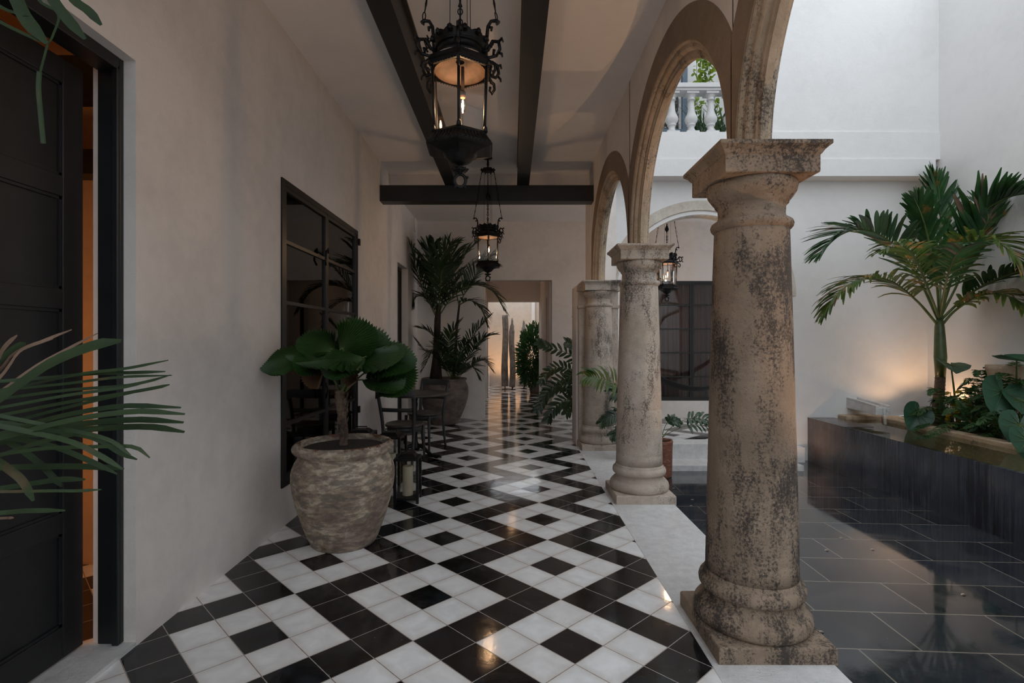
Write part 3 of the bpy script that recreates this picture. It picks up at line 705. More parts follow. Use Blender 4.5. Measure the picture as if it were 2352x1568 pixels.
# ================================================================ HANGING LANTERNS
def lantern(label, X, Y, rot, zc=ZC, dz=0.0, power=7, grp='wrought iron hanging lanterns'):
    t = thing('hanging_lantern', label, 'lantern', (X, Y, zc), grp); zb = 2.355+dz
    c = Vector((X, Y, 0))
    def P(r, a, z): return (X+r*cos(a), Y+r*sin(a), z)
    def hexl(mb, prof): mb.lathe([(zb+z, r) for z, r in prof], 6, c, smooth=False, rot=rot, caps=False)
    # glass cage posts
    pm = MB(); r0, r1 = .130, .142
    pts = []
    for k in range(6):
        a = rot+k*pi/3
        b = MB().tube([P(r0, a, zb-.005), P(r1, a, zb+.31)], .0065, 6); b.build('post', M['iron'], t)
        MB().tube([P(r0+.006, a, zb), P(r0+.006, a, zb+.02), P(r0+.003, a, zb+.035)], [.011, .009, .003], 8).build('post_foot', M['iron'], t)
    gl = MB()
    for k in range(6):
        a, b = rot+k*pi/3, rot+(k+1)*pi/3
        gl.add([P(r0-.004, a, zb), P(r0-.004, b, zb), P(r1-.004, b, zb+.30), P(r1-.004, a, zb+.30)], [(0, 1, 2, 3)])
    gl.build('glass', M['glass'], t)
    # roof
    rf = MB(); hexl(rf, [(0.3000, .140), (0.3015, .150), (0.3187, .152), (0.3240, .160), (0.3412, .158), (0.3465, .150), (0.3525, .140), (0.3615, .118)])
    rf.lathe([(zb+0.3563, .122), (zb+0.3638, .126), (zb+0.3713, .118), (zb+0.3825, .106), (zb+0.4012, .104), (zb+0.4065, .110), (zb+0.4125, .106)], 30, c, caps=False)
    for k in range(60):
        a = 2*pi*k/60; rr = .152/ (cos(((a-rot) % (pi/3))-pi/6))*cos(pi/6)
        rf.tube([P(rr+.001, a, zb+0.306), P(rr+.003, a, zb+0.300)], [.004, .002], 5)
    rf.build('roof', M['iron'], t)
    rl = MB().lathe([(zb+0.3045, .120), (zb+0.3150, .118), (zb+0.3337, .100), (zb+0.3488, .07), (zb+0.3525, .02)], 30, c, caps=False); rl.build('reflector', M['brass'], t)
    # flaring pierced crown with scalloped top
    cr = MB(); n = 96; vs = []
    for i, (z, r) in enumerate([(0.4050, .108), (0.4140, .112), (0.4245, .117), (0.4335, .121), (0.4410, .125)]):
        for k in range(n):
            a = 2*pi*k/n; s = abs(sin(a*6)); zz = z+(.012*s*i/4); vs.append(P(r+.004*s*i/4, a, zb+zz))
    fs = []
    for i in range(4):
        for k in range(n):
            fs.append((i*n+k, i*n+(k+1) % n, (i+1)*n+(k+1) % n, (i+1)*n+k))
    cr.add(vs, fs, True); cr.lathe([(zb+0.4065, .112), (zb+0.4125, .116), (zb+0.4185, .110)], 30, c, caps=False)
    for k in range(12):
        a = 2*pi*k/12+pi/12; cr.tube([P(.122, a, zb+0.4350), P(.134, a, zb+0.4455), P(.136, a, zb+0.4335)], [.012, .011, .005], 6)
    cr.build('crown', M['iron'], t, thick=.004)
    # scrolls at the corners
    for k in range(6):
        a = rot+k*pi/3
        s = MB()
        s.tube([P(.115, a, zb+.365), P(.150, a, zb+.372), P(.175, a, zb+.405), P(.205, a, zb+.395), P(.212, a, zb+.36), P(.195, a, zb+.335), P(.178, a, zb+.345), P(.182, a, zb+.365)], [.010, .009, .009, .009, .008, .007, .006, .008], 6)
        s.tube([P(.195, a, zb+.335), P(.150, a, zb+.335), P(.170, a, zb+.305), P(.185, a, zb+.30), P(.188, a, zb+.275), P(.172, a, zb+.25), P(.160, a, zb+.262), P(.164, a, zb+.28)], [.008, .009, .009, .008, .007, .007, .006, .007], 6)
        s.tube([P(.205, a, zb+.395), P(.222, a, zb+.405), P(.228, a, zb+.388)], [.006, .007, .004], 6)
        s.tube([P(.207, a, zb+.345), P(.222, a, zb+.335), P(.224, a, zb+.322)], [.006, .006, .004], 6)
        for q in range(5):
            b = random.random(); s.tube([P(.155+.02*b, a+.05*(q-2), zb+.36+.01*q), P(.165+.02*b, a+.05*(q-2), zb+.375+.01*q)], [.006, .003], 5)
        s.build('scroll_bracket', M['iron'], t)
    # flange and bowl
    fl = MB(); hexl(fl, [(.002, .120), (.004, .138), (-.005, .142), (-.012, .138), (-.045, .166), (-.058, .168), (-.062, .160), (-.066, .130), (-.078, .090), (-.09, .074)])
    for k in range(48):
        a = 2*pi*k/48; rr = .166/(cos(((a-rot) % (pi/3))-pi/6))*cos(pi/6)
        fl.tube([P(rr, a, zb-0.0478), P(rr+.003, a, zb-0.0583)], [.005, .003], 5)
        r2 = .142/(cos(((a-rot) % (pi/3))-pi/6))*cos(pi/6)
        fl.bar(P(r2+.001, a, zb-0.0113), P(rr-.004, a, zb-0.0383), .004, .003)
    fl.build('flange', M['iron'], t, thick=.003)
    bo = MB().lathe([(zb-0.0713, .078), (zb-0.0783, .080), (zb-0.0870, .072), (zb-0.1044, .060), (zb-0.1175, .044), (zb-0.1270, .024), (zb-0.1322, .012), (zb-0.1409, .010), (zb-0.1462, .022), (zb-0.1531, .036), (zb-0.1583, .030), (zb-0.1636, .010), (zb-0.1740, .010)][::-1], 30, c)
    for k in range(8):
        a = 2*pi*k/8; bo.tube([P(.012, a, zb-0.1436), P(.032, a, zb-0.1531), P(.040, a, zb-0.1462)], [.006, .008, .003], 5)
    bo.build('bowl', M['iron'], t)
    rg = MB(); rg.tube([(X+.026*cos(q), Y, zb-0.2018+.03*sin(q)) for q in [2*pi*i/20 for i in range(21)]], .0075, 6, caps=False)
    for q in (.4, 2.2, 4.0, 5.4): rg.tube([(X+.03*cos(q), Y, zb-0.2018+.034*sin(q)), (X+.042*cos(q), Y, zb-0.2018+.046*sin(q))], [.009, .004], 6)
    rg.build('finial_ring', M['iron'], t)
    # chains
    zt = zc-.16
    for sx in (-1, 1):
        hk = MB().tube([(X+sx*.120, Y, zb+.38), (X+sx*.124, Y, zb+.46), (X+sx*.130, Y, zb+.52), (X+sx*.145, Y, zb+.545), (X+sx*.168, Y, zb+.548), (X+sx*.178, Y, zb+.535)], [.009, .009, .008, .008, .009, .013], 7)
        hk.tube([(X+sx*.132, Y, zb+.52), (X+sx*.148, Y, zb+.515), (X+sx*.146, Y, zb+.50)], [.007, .008, .005], 6)
        hk.build('chain_hook', M['iron'], t)
        a = Vector((X+sx*.172, Y, zb+.55)); b = Vector((X+sx*.075, Y, zt)); ch = MB(); L = (b-a).length; d = (b-a)/L
        s = 0; i = 0
        while s < L:
            ll = .036 if i % 3 == 0 else .085
            if s+ll > L: ll = L-s
            p0, p1 = a+d*s, a+d*(s+ll)
            if i % 3 == 0:
                cc = (p0+p1)/2; u = Vector((1, 0, 0)) if i % 2 else Vector((.5, .86, 0))
                ch.tube([cc+d*(.019*cos(q))+u*(.010*sin(q)) for q in [2*pi*j/12 for j in range(13)]], .0028, 5, caps=False)
            else:
                ch.tube([p0, p0.lerp(p1, .3), p0.lerp(p1, .5), p0.lerp(p1, .7), p1], [.0028, .004, .0058, .004, .0028], 6)
            s += ll; i += 1
        ch.build('chain', M['iron'], t)
    cc = MB(); z = zb+.44
    segs = [(.0, .012), (.03, .004), (.07, .004), (.075, .013), (.09, .006), (.12, .004), (.17, .004), (.175, .011), (.19, .005), (.30, .004), (.33, .008), (.345, .022), (.37, .031), (.40, .020), (.43, .007), (.47, .010), (.50, .006), (.60, .004)]
    cc.tube([(X, Y, z+s) for s, r in segs]+[(X, Y, zt)], [r for s, r in segs]+[.005], 8)
    for s in (.05, .10, .15, .22, .26): cc.tube([(X+.011*cos(q), Y, z+s+.015*sin(q)) for q in [2*pi*i/10 for i in range(11)]], .003, 5, caps=False)
    cc.build('center_rod', M['iron'], t)
    for ox, oy in ((-.045, -.03), (.05, -.02), (.03, .04)):
        MB().tube([(X+ox, Y+oy, zb+.44), (X+ox*.9, Y+oy, zt+.02)], .0016, 4).build('cable', M['iron'], t)
    rs = MB().lathe([(zt-.012, .05), (zt-.006, .078), (zt+.006, .080), (zt+.02, .066), (zt+.03, .05)], 24, c)
    for k in range(12):
        a = 2*pi*k/12; rs.tube([P(.078, a, zt), P(.088, a, zt+.012), P(.082, a, zt+.02)], [.008, .008, .004], 5)
    for k in range(6):
        a = 2*pi*k/6; rs.tube([P(.07, a, zt-.01), P(.066, a, zt-.026)], [.008, .004], 5)
    rs.tube([(X, Y, zt+.02), (X, Y, zt+.06), (X, Y, zt+.065), (X, Y, zc-.02)], [.02, .008, .016, .010], 10)
    rs.lathe([(zc-.02, .02), (zc-.012, .055), (zc, .058)], 24, c)
    rs.build('ceiling_mount', M['iron'], t)
    # lamp holder and bulb
    hb = MB().tube([(X+.012, Y, zb+.33), (X+.012, Y, zb+.215)], .008, 8).tube([(X+.012, Y, zb+.215), (X+.012, Y, zb+.20), (X+.012, Y, zb+.185)], [.013, .015, .012], 10); hb.build('lamp_holder', M['brass'], t)
    bb = MB().tube([(X+.012, Y, zb+.187), (X+.012, Y, zb+.17), (X+.012, Y, zb+.15), (X+.012, Y, zb+.125), (X+.012, Y, zb+.112)], [.010, .014, .016, .013, .004], 12)
    bo = bb.build('bulb', M['bulbg'], t)
    MB().tube([(X+.012, Y, zb+.175), (X+.012, Y, zb+.15), (X+.012, Y, zb+.130)], [.003, .006, .003], 8).build('filament', M['bulb'], t)
    l = bpy.data.lights.new('lantern_light', 'POINT'); l.energy = power; l.color = (1, .62, .34); l.shadow_soft_size = .012
    lo = bpy.data.objects.new('lantern_light', l); COL.objects.link(lo); lo.location = (0, -.0, zb+.10-zc); lo.parent = t
    lo.location = (.012, 0, zb+.10-zc)
    return t
lantern('large lit iron lantern hanging nearest between the two long steel beams', -.243, 2.40, radians(-87), dz=-.05)
lantern('small-looking lit iron lantern hanging in front of the cross beam above the passage', -.300, 6.36, radians(-86), dz=-.02, power=8)
lantern('lit iron lantern hanging inside the far gallery in front of the tall black window', 2.25, 7.44, radians(-70), zc=3.467, dz=-.185, power=8)

# ================================================================ POTS
def pot(mb, prof, c, n=64, jit=.008): return mb.lathe(prof, n, c, caps=True, jit=jit)
PA = Vector((-1.135, 3.46, 0))
fp = thing('potted_fan_palm', 'ruffled fan palm in a large mottled whitewashed clay urn by the black wall window', 'potted plant', PA)
b = MB()
pot(b, [(z*.975, r*.935) for z, r in [(0, .215), (.012, .226), (.05, .245), (.12, .272), (.20, .302), (.30, .333), (.38, .350), (.44, .358), (.49, .358), (.53, .349), (.565, .333), (.59, .316), (.61, .309), (.622, .315), (.632, .335),
        (.645, .348), (.660, .352), (.676, .347), (.690, .332), (.696, .316), (.690, .302), (.675, .294), (.64, .288), (.60, .280)]], PA)
b.f.pop(); b.sm.pop(); b.build('pot', M['potA'], fp)
so = MB().lathe([(.640, .268), (.646, .20), (.650, .10), (.652, .01)], 40, PA, caps=False, jit=.05); so.build('soil', M['soil'], fp)
# fan palm trunk
tb = PA+Vector((-.01, 0, 0)); tr = MB(); pts = []; rr = []
for i in range(40):
    z = .60+.42*i/39; x = tb.x+.012*sin(i*.12)-.010*(i/39); pts.append((x, tb.y, z)); rr.append(.022+.005*abs(sin(i*.85))+(.004 if i > 26 else 0))
tr.tube(pts, rr, 14)
for i in range(26):
    a = i*2.4; z = .68+.34*i/26; q = Vector((cos(a), sin(a), 0))
    p0 = Vector((tb.x, tb.y, z))+q*.022
    tr.blade(p0, [p0+q*.006+Vector((0, 0, .03)), p0+q*.014+Vector((0, 0, .055))], .034, q, .3)
tr.build('trunk', M['trunk'], fp, thick=.003)
def licuala(hub, tip, w, nrm, spread=105, pleats=26, mat='fan', cup=.18, droop=.25, stem=None):
    hub = Vector(hub); tip = Vector(tip); ax = tip-hub; R = ax.length; ax = ax.normalized()
    nrm = Vector(nrm); nrm = (nrm-ax*nrm.dot(ax)).normalized(); sd = ax.cross(nrm)
    mb = MB(); K = pleats*2; rings = 7; vs = []
    for i in range(rings+1):
        f = i/rings
        for k in range(K+1):
            a = radians(spread)*(2*k/K-1)
            ra = R*(.80+.20*cos(a))*(1 if k % 2 else (.90 if i == rings else 1))*(w if True else 1)
            r = .02+ra*f
            pl = .016*(1 if k % 2 else -1)*min(1, f*2.5)
            d = ax*cos(a)+sd*sin(a)
            wave = .014*f*sin(a*3.1+hub.x*40)
            vs.append(hub+d*r+nrm*(pl+cup*R*f*abs(sin(a))*f+wave)-Vector((0, 0, 1))*(droop*R*f*f*(.4+.6*abs(sin(a)))))
    fs = [(i*(K+1)+k, i*(K+1)+k+1, (i+1)*(K+1)+k+1, (i+1)*(K+1)+k) for i in range(rings) for k in range(K)]
    mb.add(vs, fs, False)
    o = mb.build('leaf', M[mat], fp)
    if mat == 'fan':
        vb = MB()
        for k in range(1, K, 2): vb.tube([vs[i*(K+1)+k]+nrm*.0008 for i in range(rings+1)], [.0011-.00008*i for i in range(rings+1)], 3, caps=False)
        q_ = vb.build('leaf_rib', M['rib'], o); q_.location = (0, 0, 0)
    if stem:
        s = MB().tube(catmull([stem, stem.lerp(hub, .5)+Vector((0, 0, .03)), hub, hub+ax*.03], 8), [.006]*4+[.005]*5, 6); s.build('leaf_stalk', M['stemg'], fp)
    return o
T0 = Vector((tb.x-.01, tb.y, .985))
def LQ(hx, hy, hd, tx, ty, td, n, w=1, **k):
    licuala(at(hx, hy, 3.5+hd), at(tx, ty, 3.5+td), w, n, stem=T0+Vector((random.uniform(-.02, .02), random.uniform(-.02, .02), random.uniform(-.04, .03))), **k)
LQ(712, 815, .02, 602, 834, -.02, (-.10, -.42, 1), .95, droop=.14, spread=62)
LQ(780, 806, .00, 852, 762, .05, (-.25, -1, .75), 1.12, droop=.05, spread=72)
LQ(790, 812, .12, 890, 785, .20, (-.2, -.8, 1), 1.05, droop=.08, spread=80)
LQ(768, 806, .06, 688, 774, .08, (.15, -.5, 1), .9, droop=.05, spread=62)
LQ(850, 826, -.03, 948, 838, -.06, (.1, -.5, 1), 1.0, droop=.14, spread=75)
LQ(840, 820, -.12, 754, 858, -.24, (-.1, -.45, 1), 1.05, droop=.05, spread=62)
LQ(735, 832, -.08, 688, 842, -.16, (.3, -.6, 1), 1.15, droop=.12, spread=75)
LQ(872, 838, .0, 936, 878, .04, (.2, -.75, .8), 1.15, droop=.08, spread=70)
LQ(800, 815, .12, 700, 800, .25, (-.1, -.3, 1), 1.05, droop=.10, spread=85)
LQ(830, 872, -.06, 935, 896, -.10, (0, -.15, 1), .85, droop=.05, spread=50)
LQ(850, 820, .1, 946, 818, .22, (0, -.35, 1), 1.05, droop=.10, spread=80)
LQ(800, 820, .0, 835, 838, -.2, (.1, -.4, 1), 1.6, droop=.05, spread=85)
licuala(at(745, 845, 3.46), at(695, 862, 3.42), 1, (0, -1, .4), 60, 16, 'dryfan', .1, .1, T0)
licuala(at(828, 868, 3.42), at(795, 864, 3.40), 1, (0, -1, .4), 50, 12, 'dryfan', .1, .1, None)

PB = Vector((-1.115, 8.42, 0))
cp = thing('potted_corner_palm', 'tall dark palms over a big brown clay pot in the corner left of the passage', 'potted plant', PB)
b = MB(); pot(b, [(0, .20), (.02, .225), (.12, .28), (.28, .345), (.42, .385), (.52, .398), (.60, .392), (.66, .372), (.695, .352), (.71, .356), (.725, .372), (.745, .372), (.752, .355), (.745, .335), (.70, .325), (.66, .32)], PB); b.f.pop(); b.sm.pop()
b.build('pot', M['potB'], cp)
MB().lathe([(.69, .325), (.70, .15), (.705, .01)], 32, PB, caps=False, jit=.05).build('soil', M['soil'], cp)
PC = Vector((1.80, 6.13, -.2565))

# ================================================================ FRONDS
def frond(parent, pts, nl, ll, lw, mat, name='frond', stemr=.008, ang=50, droop=.35, start=.12, up=(0, 0, 1), vee=.35, jit=.12, taper=.55, stem='stemg', segs=4, tipprof=None, sides=(-1, 1), seed=None, matd=None, dryf=0):
    """pinnate leaf along a curve of world points"""
    R = random.Random(seed if seed is not None else len(COL.objects))
    C = catmull(pts, 40); up = Vector(up); mb = MB(); md = MB()
    L = sum((C[i+1]-C[i]).length for i in range(40))
    rk = MB().tube(C, [stemr*(1-.75*i/40) for i in range(41)], 6)
    for s in range(nl):
        f = start+(1-start)*(s+.5)/nl
        x = f*40; i = min(int(x), 39); p = C[i].lerp(C[i+1], x-i); t = (C[i+1]-C[i]).normalized()
        for sd in sides:
            side = t.cross(up)
            side = side.normalized() if side.length > 1e-4 else t.orthogonal().normalized()
            upp = side.cross(t).normalized()
            g = (f-start)/(1-start)
            a = radians(ang*(1-.45*g)+R.uniform(-8, 8)); v = vee+R.uniform(-jit, jit)
            d = (t*cos(a)+side*sd*sin(a)*cos(v)+upp*sin(a)*sin(v)).normalized()
            l = ll*(1-taper*abs(2*g-.75)**1.6*.75)*R.uniform(.85, 1.08)*(1 if g < .9 else .85)
            q = []; dd = R.uniform(.6, 1.5)*droop
            cur = p.copy(); dir_ = d.copy()
            for k in range(segs):
                dir_ = (dir_-Vector((0, 0, 1))*dd*(k+1)/segs/segs*1.6).normalized()
                cur = cur+dir_*l/segs; q.append(cur.copy())
            (md if R.random() < dryf else mb).blade(p, q, lw*R.uniform(.85, 1.15), upp+Vector((R.uniform(-.3, .3), R.uniform(-.3, .3), R.uniform(-.2, .2))), .22, tipprof)
    o = mb.build(name, mat, parent)
    rk.build('rachis', M[stem], o) if False else None
    # keep rachis within the frond's own object tree
    r = rk.build('leaf_stem', M[stem], o)
    r.location = (0, 0, 0)
    if md.v:
        m2 = md.build('dry_leaflets', matd or M['palmdry'], o); m2.location = (0, 0, 0)
    return o
def A(D, *pp): return [at(x, y, min(D+(z[0] if z else 0), (5.42*F/(x-1176)) if x > 2100 and D > 5 and D < 7 else 99)) for x, y, *z in pp]

# corner palm: trunks and crowns
tr = MB().tube(A(8.35, (1001, 872), (1003, 820), (1004, 770), (1005, 735), (1008, 700)), [.105, .066, .056, .052, .036], 12)
tr.build('trunk', M['darktrunk'], cp)
MB().tube(A(8.45, (1040, 880), (1046, 820), (1048, 770), (1051, 735), (1056, 690)), [.036, .026, .022, .020, .014], 10).build('trunk', M['darktrunk'], cp)
pd = M['palmd']
for i, (pp, ll, w, nl) in enumerate([
    ([(1005, 735), (975, 670, -.1), (955, 615, -.2), (942, 562, -.2)], .42, .040, 22),
    ([(1006, 725), (985, 650, .0), (988, 590, -.05), (998, 560, -.1)], .44, .042, 22),
    ([(1006, 725), (1000, 640, -.2), (1020, 580, -.35), (1050, 555, -.4)], .42, .038, 24),
    ([(1006, 725), (1030, 650, .1), (1065, 590, .1), (1092, 560, .1)], .42, .038, 24),
    ([(1006, 730), (1040, 680, -.3), (1085, 655, -.5), (1130, 668, -.6), (1160, 715, -.65)], .38, .038, 30),
    ([(1006, 722), (1050, 640, .2), (1100, 600, .3), (1140, 606, .3)], .40, .036, 22),
    ([(1006, 730), (985, 690, .1), (960, 680, .2), (945, 700, .2)], .32, .042, 20),
    ([(1054, 700), (1080, 650, -.1), (1108, 610, -.2), (1128, 590, -.2)], .40, .036, 22),
    ([(1054, 700), (1040, 630, .1), (1038, 580, .1), (1030, 560, .1)], .40, .036, 22),
    ([(1054, 700), (1080, 690, -.2), (1105, 710, -.3), (1118, 745, -.3)], .30, .04, 20),
    ([(1006, 730), (1012, 660, -.4), (1016, 620, -.6), (1040, 605, -.8)], .40, .038, 22)]):
    frond(cp, A(8.40, *pp), nl, ll, w, pd, stemr=.010, ang=46, droop=.45, seed=i+5, stem='darkstem' if 'darkstem' in M else 'stemg')
for i, (pp, ll) in enumerate([
    ([(1040, 872), (1015, 800, -.1), (985, 762, -.2), (958, 752, -.3)], .25), ([(1036, 872), (1005, 820, .0), (975, 805, .0), (950, 775, .0)], .20),
    ([(1045, 872), (1070, 800, -.1), (1100, 752, -.2), (1128, 724, -.2)], .25), ([(1045, 872), (1075, 820, -.2), (1105, 780, -.4), (1134, 768, -.5)], .26),
    ([(1048, 872), (1082, 840, -.1), (1110, 828, -.2), (1130, 850, -.2)], .24), ([(1040, 872), (1030, 800, -.2), (1040, 760, -.3), (1060, 735, -.3)], .22),
    ([(1040, 872), (1018, 830, -.3), (998, 800, -.4), (970, 850, -.5)], .22), ([(1045, 872), (1066, 850, -.3), (1085, 842, -.5), (1100, 868, -.5)], .22),
    ([(1042, 872), (1050, 830, -.3), (1072, 790, -.4), (1095, 800, -.5)], .22), ([(1042, 872), (1034, 830, -.2), (1012, 790, .1), (1000, 745, .1)], .22)]):
    frond(cp, A(8.38, *pp), 26, ll*1.1, .030, pd, stemr=.006, ang=55, droop=.3, seed=i+40)

# court palm
ct = thing('court_palm', 'green palm with arching fronds growing in the raised bed behind the pool', 'palm tree', at(2155, 972, 6.28))
cD = 6.28
MB().tube(A(cD, (2153, 985), (2154, 960), (2155, 925), (2158, 890), (2160, 865)), [.085, .074, .060, .053, .052], 18).build('trunk', M['trunk'], ct)
rg = MB()
for y in (868, 876, 884, 893, 903): rg.lathe([(at(0, y, cD).z-.004, .0525), (at(0, y, cD).z, .056), (at(0, y, cD).z+.004, .0525)], 18, (at(2159, y, cD).x, cD, 0), caps=False)
rg.build('trunk_ring', M['trunk'], ct)
MB().tube(A(cD, (2160, 866), (2160, 820), (2159, 780), (2158, 750), (2158, 728)), [.052, .066, .058, .050, .030], 18).build('crownshaft', M['crownm'], ct)
cf = [([(2153, 745), (2105, 690, -.1), (2045, 645, -.3), (1985, 640, -.4), (1930, 668, -.5), (1890, 725, -.5)], .47, .040, 44, 'palmy', 52, .7),
      ([(2155, 735), (2110, 640, -.1), (2050, 560, -.2), (1985, 528, -.25), (1930, 540, -.3), (1882, 585, -.3)], .58, .048, 44, 'palmc', 50, .35),
      ([(2158, 730), (2150, 640, -.3), (2130, 540, -.5), (2115, 490, -.6), (2100, 455, -.6)], .36, .050, 34, 'palmc', 34, .2),
      ([(2160, 735), (2185, 640, -.2), (2230, 565, -.5), (2290, 555, -.8), (2345, 610, -1.0), (2375, 680, -1.1)], .46, .046, 40, 'palmy', 55, .6),
      ([(2158, 730), (2200, 600, .1), (2250, 500, -.1), (2310, 455, -.5), (2400, 440, -.9)], .62, .060, 36, 'palmc', 42, .15),
      ([(2162, 748), (2195, 712, -.1), (2250, 680, -.3), (2310, 678, -.5), (2370, 715, -.6), (2410, 770, -.6)], .36, .046, 36, 'palmy', 55, .9),
      ([(2158, 730), (2160, 620, .2), (2160, 500, .3), (2150, 440, .3), (2140, 400, .3)], .45, .050, 28, 'palmc', 40, .2),
      ([(2158, 732), (2200, 650, .2), (2240, 560, .3), (2270, 500, .25), (2250, 470, .2)], .46, .050, 28, 'palmc', 45, .3),
      ([(2158, 732), (2130, 660, -.5), (2100, 590, -.9), (2060, 560, -1.2), (2020, 580, -1.3)], .36, .036, 30, 'palmy', 50, .5),
      ([(2160, 735), (2220, 680, .2), (2290, 640, .1), (2370, 620, -.1), (2450, 640, -.2)], .46, .046, 30, 'palmc', 50, .5),
      ([(2158, 732), (2175, 640, -.6), (2200, 580, -1.1), (2235, 560, -1.4)], .40, .042, 24, 'palmc', 50, .5)]
for i, (pp, ll, w, nl, mt, an, dr) in enumerate(cf):
    frond(ct, A(cD, *pp), nl, ll, w, M[mt], stemr=.016, ang=an, droop=dr, start=.22, seed=100+i, dryf=.05, taper=.6, segs=5)

# near palm at the left edge (its pot stands out of view)
npm = thing('near_palm', 'palm with long blurry leaflets reaching in from the left edge before the black door', 'palm', (-1.28, .80, 0))
b = MB().lathe([(0, .13), (.02, .14), (.30, .18), (.36, .19), (.38, .20), (.40, .195), (.395, .17), (.34, .165)], 32, (-1.40, .75, 0)); b.build('pot', M['potC'], npm)
MB().tube([(-1.40, .75, .34), (-1.38, .78, .6), (-1.34, .85, .9), (-1.28, .95, 1.15)], [.03, .026, .022, .012], 8).build('trunk', M['trunk'], npm)
def flat(x): return max(.03, min(1, x*5+.3)) if x < .85 else max(.12, 1-(x-.85)*4.5)
groups = [[], [], []]
LL = [  # (pixel chain, width px, kind)
 ([(0, 868), (46, 807), (100, 783), (165, 757)], 10, 1), ([(0, 850), (28, 816), (73, 793), (122, 778)], 11, 1), ([(0, 899), (37, 872), (92, 835), (160, 799), (225, 765)], 9, 1),
 ([(0, 915), (49, 881), (122, 832), (214, 795), (279, 783)], 30, 0), ([(-20, 850), (10, 800), (40, 770)], 16, 1), ([(-40, 880), (0, 830), (35, 800), (60, 790)], 22, 0),
 ([(18, 893), (184, 859), (291, 846), (387, 827)], 8, 0), ([(92, 869), (214, 858), (306, 856), (380, 853)], 9, 0), ([(0, 896), (153, 881), (276, 866), (395, 862)], 7, 0),
 ([(0, 916), (153, 896), (276, 887), (340, 876), (392, 861)], 8, 0), ([(0, 936), (153, 908), (276, 891), (350, 874)], 8, 0), ([(0, 954), (153, 924), (276, 905), (361, 890), (390, 883)], 9, 0),
 ([(0, 975), (153, 936), (245, 914), (380, 884)], 9, 0), ([(0, 997), (122, 960), (276, 933), (416, 936)], 13, 0), ([(0, 1006), (153, 967), (306, 945), (425, 951)], 14, 0),
 ([(0, 1016), (153, 979), (306, 964), (422, 970)], 15, 0), ([(60, 1000), (200, 986), (337, 980), (424, 992)], 15, 0), ([(0, 1046), (92, 1016), (184, 994), (239, 982)], 12, 0),
 ([(-10, 1045), (100, 1030), (214, 1026), (306, 1026), (344, 1051)], 9, 0), ([(0, 1074), (122, 1071), (214, 1072), (285, 1077)], 14, 0), ([(0, 1122), (77, 1110), (138, 1101), (196, 1101)], 13, 0),
 ([(0, 1129), (122, 1127), (180, 1127), (233, 1124)], 7, 0), ([(0, 1178), (61, 1173), (150, 1172)], 11, 0), ([(0, 1190), (20, 1189), (32, 1189)], 6, 1),
 ([(100, 985), (214, 1006), (276, 1040), (315, 1055)], 10, 0), ([(60, 990), (168, 1016), (230, 1046), (282, 1077)], 12, 0), ([(20, 1005), (122, 1025), (199, 1055), (269, 1088)], 12, 0),
 ([(30, 1020), (92, 1065), (122, 1095), (142, 1117)], 14, 0), ([(-20, 1050), (40, 1092), (61, 1117), (77, 1150)], 18, 0), ([(150, 985), (250, 1010), (300, 1045)], 9, 0)]
D0 = 1.08
for j, (pp, w, kd) in enumerate(LL):
    d = D0+.10*sin(j*1.7)
    P0, P1 = pp[0], pp[1]; dx, dy = P1[0]-P0[0], P1[1]-P0[1]; k = (P0[0]+150)/max(dx, 20)
    root = (P0[0]-dx*k, P0[1]-dy*k*.8)
    pts = catmull([at(root[0], root[1], d-.05)]+[at(x, y, d) for x, y in pp], 14)
    mb = MB().blade(pts[0], pts[1:], w*d/1176*1.0, (0, -.9, .55), .18, flat)
    groups[kd].append(mb)
def merge(L):
    m = MB()
    for q in L:
        o = len(m.v); m.v += q.v; m.f += [[i+o for i in f] for f in q.f]; m.sm += q.sm
    return m
fr = merge(groups[0]).build('frond', M['palmf'], npm)
o = merge(groups[1]).build('dry_leaflets', M['palmdry'], fr); o.location = (0, 0, 0)
rk = MB().tube(catmull([Vector((-1.28, .95, 1.15)), at(-190, 1080, 1.02), at(-150, 960, 1.03), at(-110, 860, 1.05), at(-60, 780, 1.1)], 16), .007, 6); q = rk.build('leaf_stem', M['stemg'], fr); q.location = (0, 0, 0)
U = [([(-40, -190), (10, -60), (40, 0), (62, 46), (108, 100)], 30), ([(0, -190), (80, -80), (123, 0), (153, 41), (196, 90)], 24), ([(60, -170), (130, -60), (170, 0), (204, 26), (233, 58)], 20),
     ([(-80, -40), (0, 15), (36, 30), (69, 36)], 8), ([(-60, 10), (0, 50), (51, 76), (110, 102)], 8), ([(40, -90), (89, 0), (135, 31), (122, 82), (110, 102)], 7), ([(112, 95), (100, 140), (92, 170)], 7)]
um = MB()
for pp, w in U:
    pts = catmull([at(x, y, 1.25) for x, y in pp], 14); um.blade(pts[0], pts[1:], w*1.25/1176, (0, -.9, .3), .2, flat)
pts = catmull([at(x, y, 1.25) for x, y in [(92, 165), (90, 204), (94, 255), (101, 330)]], 14); um.blade(pts[0], pts[1:], .011, (.3, -.9, 0), .5, lambda x: 1)
f2 = um.build('frond', M['palmf'], npm)
q = MB().tube(catmull([Vector((-1.28, .95, 1.15)), at(-420, 500, 1.2), at(-300, 0, 1.2), at(-100, -150, 1.22), at(60, -180, 1.25)], 20), .008, 6).build('leaf_stem', M['stemg'], f2); q.location = (0, 0, 0)

